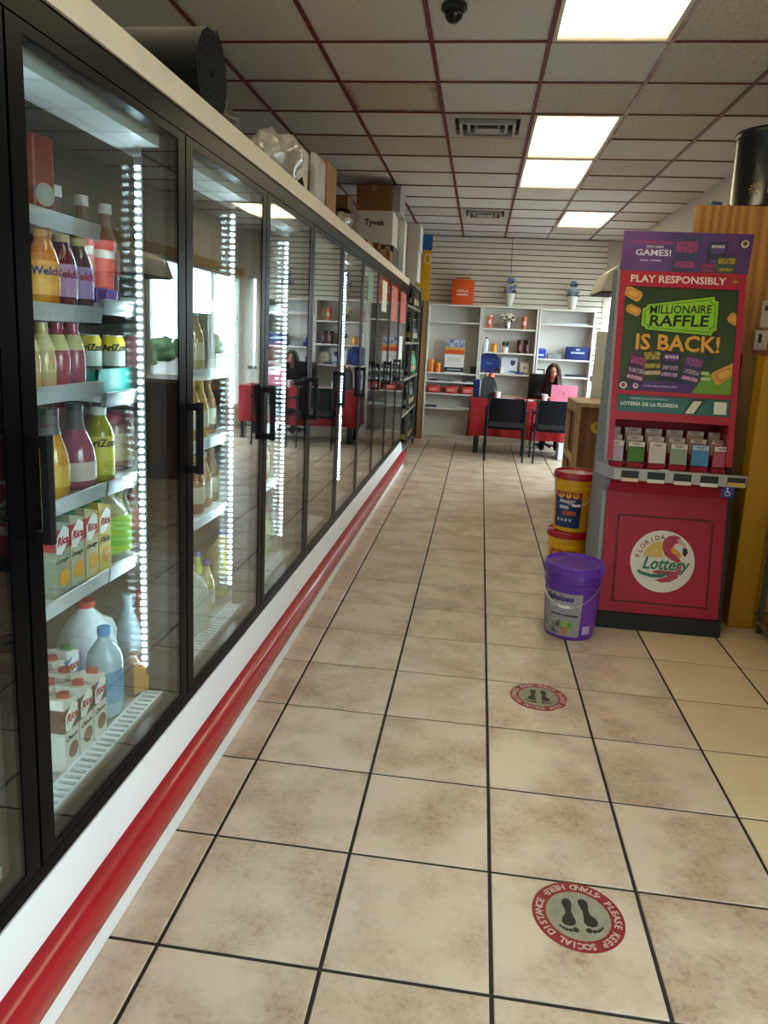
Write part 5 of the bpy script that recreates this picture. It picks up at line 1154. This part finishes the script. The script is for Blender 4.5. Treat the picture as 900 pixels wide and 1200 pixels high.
hair.build('hair', mat('hair_brown', '2A150D', .6, spec=.2, var=.5, scale=40, col2='452616', stretch=(4, 4, .4)), per_, local=True, smooth=True)
t = thing('office_chair', 'black high backed chair behind the seated person', 'chair', (1.02, 10.98, 0))
B().cbox((1.02, 10.95, .335), (.46, .40, .07), ch=.03).build('seat', m_chair, t, smooth=True)
B().cbox((.97, 11.10, .80), (.46, .06, .56), ch=.03).build('backrest', m_chair, t, smooth=True)
B().lathe([(.03, .05), (.03, .30)], 12, (1.02, 10.95, 0)).build('column', m_chair, t)
for i in range(5):
    a = 2*PI*i/5+.3; B().tube([(1.02, 10.95, .07), (1.02+.15*math.cos(a), 10.95+.13*math.sin(a), .03)], .018, 6).build('foot', m_chair, t)
# ================================================================== wooden counter and cabinets at the right
m_w1 = wood_mat('counter_wood', '8A6240', '785236', (1, 1, .3), 4, .5, 4)
m_w2 = wood_mat('counter_wood_light', 'C4A678', 'B4946A', (1, 1, .3), 4, .5, 4)
t = thing('wood_counter', 'wooden counter with pale top and yellow round sticker on its dark front', 'counter', (1.2, 7.18, 0))
B().box(.905, 1.7, 6.82, 7.56, .965, 1.0).build('top_board', m_w2, t)
B().box(.945, 1.66, 6.85, 6.875, 0, .965).build('front_panel', m_w1, t)
B().box(.905, .945, 6.83, 6.875, 0, .965).box(.905, .945, 7.51, 7.55, 0, .965).box(.905, .945, 6.875, 7.51, .9, .965).box(.905, .945, 6.875, 7.51, .0, .05).box(.905, .945, 6.875, 7.51, .44, .48).build('end_frame', m_w2, t)
B().box(.955, .965, 6.875, 7.54, .02, .96).build('inner_panel', m_w1, t)
B().box(.945, 1.66, 7.54, 7.56, 0, .965).build('back_panel', m_w1, t)
for x in (.98, 1.30): B().box(x, x+.012, 6.842, 6.85, .05, .93).build('front_batten', m_w1, t)
sk = B().prism(circ(.052, 26, 1.10, .78), 6.838, 6.848, 'y').build('round_sticker', M_('C8B41E', .4), t)
print_on('lettering', '0', .055, M_('1A1A10', .5), sk, (1.10-1.2, 6.8375-7.18, .785), UP, bold=.03)
t = thing('grey_panel', 'tall grey upright board behind the wooden counter', 'panel', (1.25, 7.62, 0))
B().box(1.135, 1.36, 7.60, 7.635, .04, 1.66).build('board', mat('cab_grey', 'D2DAD4', .5), t)
B().box(1.15, 1.345, 7.585, 7.65, 0, .04).build('foot', M_('3A3A3A', .5), t)
t = thing('ticket_machine', 'machine with a beige slanted hood behind the lottery stand', 'machine', (1.35, 5.6, 0))
B().box(1.10, 1.62, 5.35, 5.85, 0, 1.89).build('machine_body', mat('mach_grey', '6A6864', .5), t)
B().prism([(.785, 1.885), (.835, 2.015), (.90, 2.065), (1.62, 2.065), (1.62, 1.885)], 5.3, 5.85, 'y').build('hood', mat('hood_beige', 'DAD2C2', .5), t)
B().box(.80, 1.61, 5.32, 5.83, 1.875, 1.885).build('hood_underside', M_('2A2826', .6), t)
B().box(1.18, 1.54, 5.34, 5.35, 1.1, 1.6).build('screen', M_('15181C', .15), t)
# ================================================================== goods on top of the coolers
m_card = mat('cardboard', '8A5F38', .8, var=.3, scale=6, col2='7A5230'); m_card2 = mat('cardboard_dark', '5E4028', .8, var=.3, scale=6); m_wbox = mat('box_white', 'D4D2CE', .6, var=.15, scale=4); m_tape = mat('tape', 'A88A5A', .25)
ZT2 = 2.1585
t = thing('mat_roll', 'thick black rolled mat lying across the cooler top', 'rolled mat', (-1.32, 2.47, 2.14))
def roll(r, x0, x1, c, turns=3.2, th=.02):
    b = B(); pts = []; n = 90
    for i in range(n+1):
        a = turns*2*PI*i/n; q = r-th*1.12*turns*(1-i/n); pts.append((q, a))
    vs_ = []; fs_ = []
    for q, a in pts:
        for x in (x0, x1):
            for rr_ in (q, q-th): vs_.append((x, c[0]+rr_*math.cos(a)*.95, c[1]+rr_*math.sin(a)*1.0))
    for i in range(n):
        o, p = 4*i, 4*(i+1); fs_ += [(o, p, p+2, o+2), (o+1, o+3, p+3, p+1), (o, o+1, p+1, p), (o+2, p+2, p+3, o+3)]
    fs_ += [(0, 2, 3, 1), (4*n, 4*n+1, 4*n+3, 4*n+2)]
    return b.add(vs_, fs_)
roll(.155, -1.75, -.93, (2.48, 2.158+.156), 6.2, .021).build('mat_body', mat('rubber_black', '0A0A0C', .75, spec=.2), t, smooth=True)
def cardbox(label, x0, x1, y0, y1, z0, z1, m, flaps=False, tape=True, words=None, wy=False, name='cardboard_box'):
    t = thing(name, label, 'box', ((x0+x1)/2, (y0+y1)/2, z0))
    bd = B().cbox(((x0+x1)/2, (y0+y1)/2, (z0+z1)/2), (x1-x0, y1-y0, z1-z0), ch=.003).build('carton', m, t)
    if tape: B().box((x0+x1)/2-.025, (x0+x1)/2+.025, y0-.001, y1+.001, z1-.06, z1+.001).build('tape', m_tape, t)
    if flaps:
        for s in (-1, 1):
            B().cbox(((x0+x1)/2+s*(x1-x0)/2*1.0, (y0+y1)/2, z1+.03), (.004, y1-y0, .07), ry=s*.5).build('flap', m, t)
    for w_, size, dz, wd in (words or []): print_on('lettering', w_, size, M_('17171A', .5), bd, (0, y0-.001-(y0+y1)/2, z0+dz-z0), UP, bold=.03, width=wd)
    return t
tag(crumple((0, 0, .09), (.13, .12, .12), 21, .2).build('dark_bag', mat('bag_grey', '46443F', .4, var=.6, scale=12, col2='2A2926'), loc=(-1.08, 2.84, 2.17), smooth=True, local=True), 'crumpled dark grey plastic bag behind the rolled mat', 'bag')
cardbox('flat white box with red end on the cooler top by the clear bag', -1.28, -1.0, 3.17, 3.32, ZT2, 2.235, m_wbox, tape=False)
tag(B().box(-1.10, -1.0-.0, 3.06, 3.165, ZT2, 2.235).build('small_box', M_('A81E24', .5), loc=(-1.05, 3.11, ZT2)), 'small red box on the cooler top', 'box')
tag(crumple((0, 0, .10), (.14, .14, .145), 33, .2).build('plastic_bag', mat('bag_clear', 'A8A59E', .2, var=.8, scale=14, col2='6E6B66', spec=.8), loc=(-1.03, 3.48, 2.182), smooth=True, local=True), 'crumpled clear plastic bag on the cooler top', 'bag')
t = cardbox('white appliance box with blue corner print on the cooler top', -1.22, -.99, 3.80, 4.08, ZT2, 2.45, m_wbox, tape=False)
B().box(-1.221, -1.14, 3.7985, 3.80, 2.29, 2.42).build('blue_print', M_('2A5A8A', .5), t)
tag(B().tube([(-1.03, 3.66, 2.17), (-1.0, 3.64, 2.23), (-.96, 3.66, 2.20), (-.93, 3.69, 2.24), (-.92, 3.72, 2.17), (-.98, 3.74, 2.17), (-1.04, 3.70, 2.175)], .012, 8).build('cable_coil', M_('1A1A1C', .5), loc=(-.98, 3.68, 2.165), smooth=True), 'black coiled cable in front of the white appliance box', 'cable')
cardbox('slim box in shiny white wrapping beside the white appliance box', -.985, -.955, 4.1, 4.36, ZT2, 2.46, mat('wrap_white', 'C4C2BE', .2, var=.6, scale=10, col2='8A8886'), tape=False)
cardbox('tall brown cardboard box on cooler top beside white wrapping', -1.2, -.95, 4.38, 4.66, ZT2, 2.49, mat('card_tan', 'A27546', .8, var=.3, scale=6))
tag(crumple((0, 0, .05), (.06, .14, .06), 44, .2).build('plastic_wrap', mat('bag_clear2', 'A8A29A', .2, var=.7, scale=14, col2='5A5650'), loc=(-.95, 4.86, 2.172), smooth=True, local=True), 'scrap of crumpled plastic wrap on the cooler top', 'bag')
cardbox('open brown cardboard box with raised flaps on the cooler top', -1.28, -.99, 5.45, 5.72, ZT2, 2.33, m_card2, flaps=True, tape=False)
cardbox('brown cardboard box on top of the open one', -1.27, -1.03, 5.48, 5.70, 2.405, 2.50, m_card2, tape=False)
cardbox('brown box standing behind the open cardboard box', -1.22, -1.0, 6.3, 6.6, ZT2, 2.30, m_card)
cardbox('white lettered box in the tall stack on the cooler top', -1.33, -.955, 7.55, 8.0, 2.415, 2.735, m_wbox, tape=False, words=[('Tyvek', .11, .20, .21)])
cardbox('brown box with torn flaps topmost in the stack', -1.34, -.985, 7.58, 8.0, 2.737, 2.985, m_card, tape=True)
cardbox('grey white box end beside the topmost brown box', -.98, -.90, 7.62, 8.1, 2.737, 2.985, mat('box_grey', '9A9894', .6), tape=False)
cardbox('brown box at the bottom of the stack below white lettering', -1.30, -1.06, 7.35, 7.9, ZT2, 2.405, m_card)
cardbox('dark box with blue band at the bottom of the stack', -1.05, -.93, 7.5, 7.95, ZT2, 2.40, mat('box_navy', '26303E', .5))
cardbox('small brown box in front of the box stack', -1.05, -.92, 7.15, 7.4, ZT2, 2.32, m_card)
cardbox('narrow white box in the stack over the aisle', -.95, -.885, 8.02, 8.25, 2.16, 2.72, m_wbox, tape=False)
cardbox('narrow dark red box beside narrow white box', -.93, -.885, 8.27, 8.40, 2.16, 2.72, mat('box_maroon', '6A1A2A', .6), tape=False)
# ------------------------------------------------------------------ metal rack beyond the coolers
t = thing('storage_rack', 'grey perforated metal storage rack filled with bottles at the cooler end', 'rack', (-1.1, 9.8, 0))
m_up = mat('rack_metal', '6E7074', .4, metal=.5)
RZ = (.12, .58, 1.02, 1.46, 1.90, 2.18)
for x in (-1.36, -.90):
    for y in (8.56, 9.55, 10.6):
        up = B().box(x-.018, x+.018, y-.018, y+.018, 0, 2.2).build('upright', m_up, t)
        if x > -1:
            h_ = B()
            for i in range(44): h_.box(x+.018, x+.0188, y-.006, y+.006, .06+.048*i, .078+.048*i).box(x-.006, x+.006, y-.0188, y-.018, .06+.048*i, .078+.048*i)
            tag(h_.build('slots', M_('1A1A1C', .6), up), None, kind='stuff')
for z in RZ: B().box(-1.38, -.885, 8.55, 10.62, z-.03, z).build('shelf', mat('rack_board', '7A7264', .6), t)
lab_n = 0
cols = ['1A1A1C', '2A2A2E', '3A2A1C', '1C2A1E', '26262A', '4A4238']
rnd = random.Random(5)
for si, z in enumerate(RZ[:-1]):
    for i in range(8):
        y = 9.7+.115*i; c = cols[(si*3+i) % 6] if not (si == 2 and i > 3) else '2E8A4A'
        drink('rack_bottle', ('dark', 'charcoal', 'brown', 'deep green', 'black', 'olive brown', 'bright green')[(cols+['2E8A4A']).index(c)]+(' capped' if (i+si) % 2 else ' open necked')+' bottle '+('' if i < 6 else 'towards the wooden post ')+'on the '+('lowest', 'second', 'middle', 'fourth', 'highest')[si]+' shelf of metal rack'+('' if c != '2E8A4A' or i > 5 else ', gold labelled' if (i+si) % 3 == 0 else ', pale labelled'), 'bottle', (-.945, y, z), [(r*1.2, q*(1.25+.25*((i+si) % 2))) for r, q in BOT], M_(c, .25), (.018, .29, .31, '8A7A3A') if (i+si) % 2 else None, (.05, .12, ('B89A3A', '8A8A86', '6A5A4A')[(i+si) % 3]), rz=1.0, group='bottles on the metal storage rack', n=12)
cardbox('tall white box on top of metal rack, lower of two', -.99, -.815, 9.0, 9.4, 2.182, 2.53, m_wbox, tape=False)
cardbox('white box on top of another white box over metal rack', -.985, -.805, 9.0, 9.4, 2.532, 2.84, m_wbox, tape=False)
# hanging signs near the far wall
t = thing('yellow_banner', 'yellow hanging banner with round pale emblem beside the slatted wall', 'banner', (-.905, 11.08, 2.06))
B().cbox((-.905, 11.08, 2.42), (.19, .02, .72), ch=.003).build('cloth', M_('D8A010', .6), t)
B().tube([(-.865+.045*math.cos(a), 11.066, 2.66+.07*math.sin(a)) for a in [2*PI*i/18 for i in range(18)]], .008, 6, True).build('ring_emblem', M_('E8DCA0', .5), t)
tag(B().cbox((0, 0, .11), (.2, .02, .23), ch=.003).build('blue_board', M_('2A6AA8', .5), loc=(-.915, 11.22, 2.79), local=True), 'blue board above the yellow banner', 'sign')
tag(B().box(-.90, -.83, 11.10, 11.40, 0, 2.42).build('wood_post', wood_mat('post_wood', 'A8835A', '8E6C46', (1, 1, .2), 3, .5, 6), loc=(-.865, 11.25, 0)), 'tall wooden post between metal rack and bookcase', 'post')
tag(B().box(-1.45, -.92, 11.05, 11.40, .0, 1.99).build('dark_cupboard', M_('1E1C1A', .6), loc=(-1.2, 11.2, 0)), 'dark cupboard at the end of the metal rack', 'cupboard')
# hedge outside the side window
rnd = random.Random(11)
for i, (x, y, r_) in enumerate([(12.5, 30, .5), (13.5, 34, .65), (14.5, 39, .6), (15, 44, .8)]):
    t = thing('bush', ['round green bush outside the side window', 'taller green bush outside beside others', 'green bush further along the lot outside', 'largest green bush at the far side of the lot'][i], 'bush', (x, y, -.13), 0, 'bushes outside')
    crumple((0, 0, r_*.8), (r_, r_, r_*.9), 50+i, .3).build('foliage', mat('foliage', '3E5A2A', .8, var=1, scale=6, col2='24381A'), t, local=True, smooth=True)
    B().lathe([(.08, 0), (.06, r_*.5)], 8).build('trunk', M_('4A3624', .8), t, local=True)
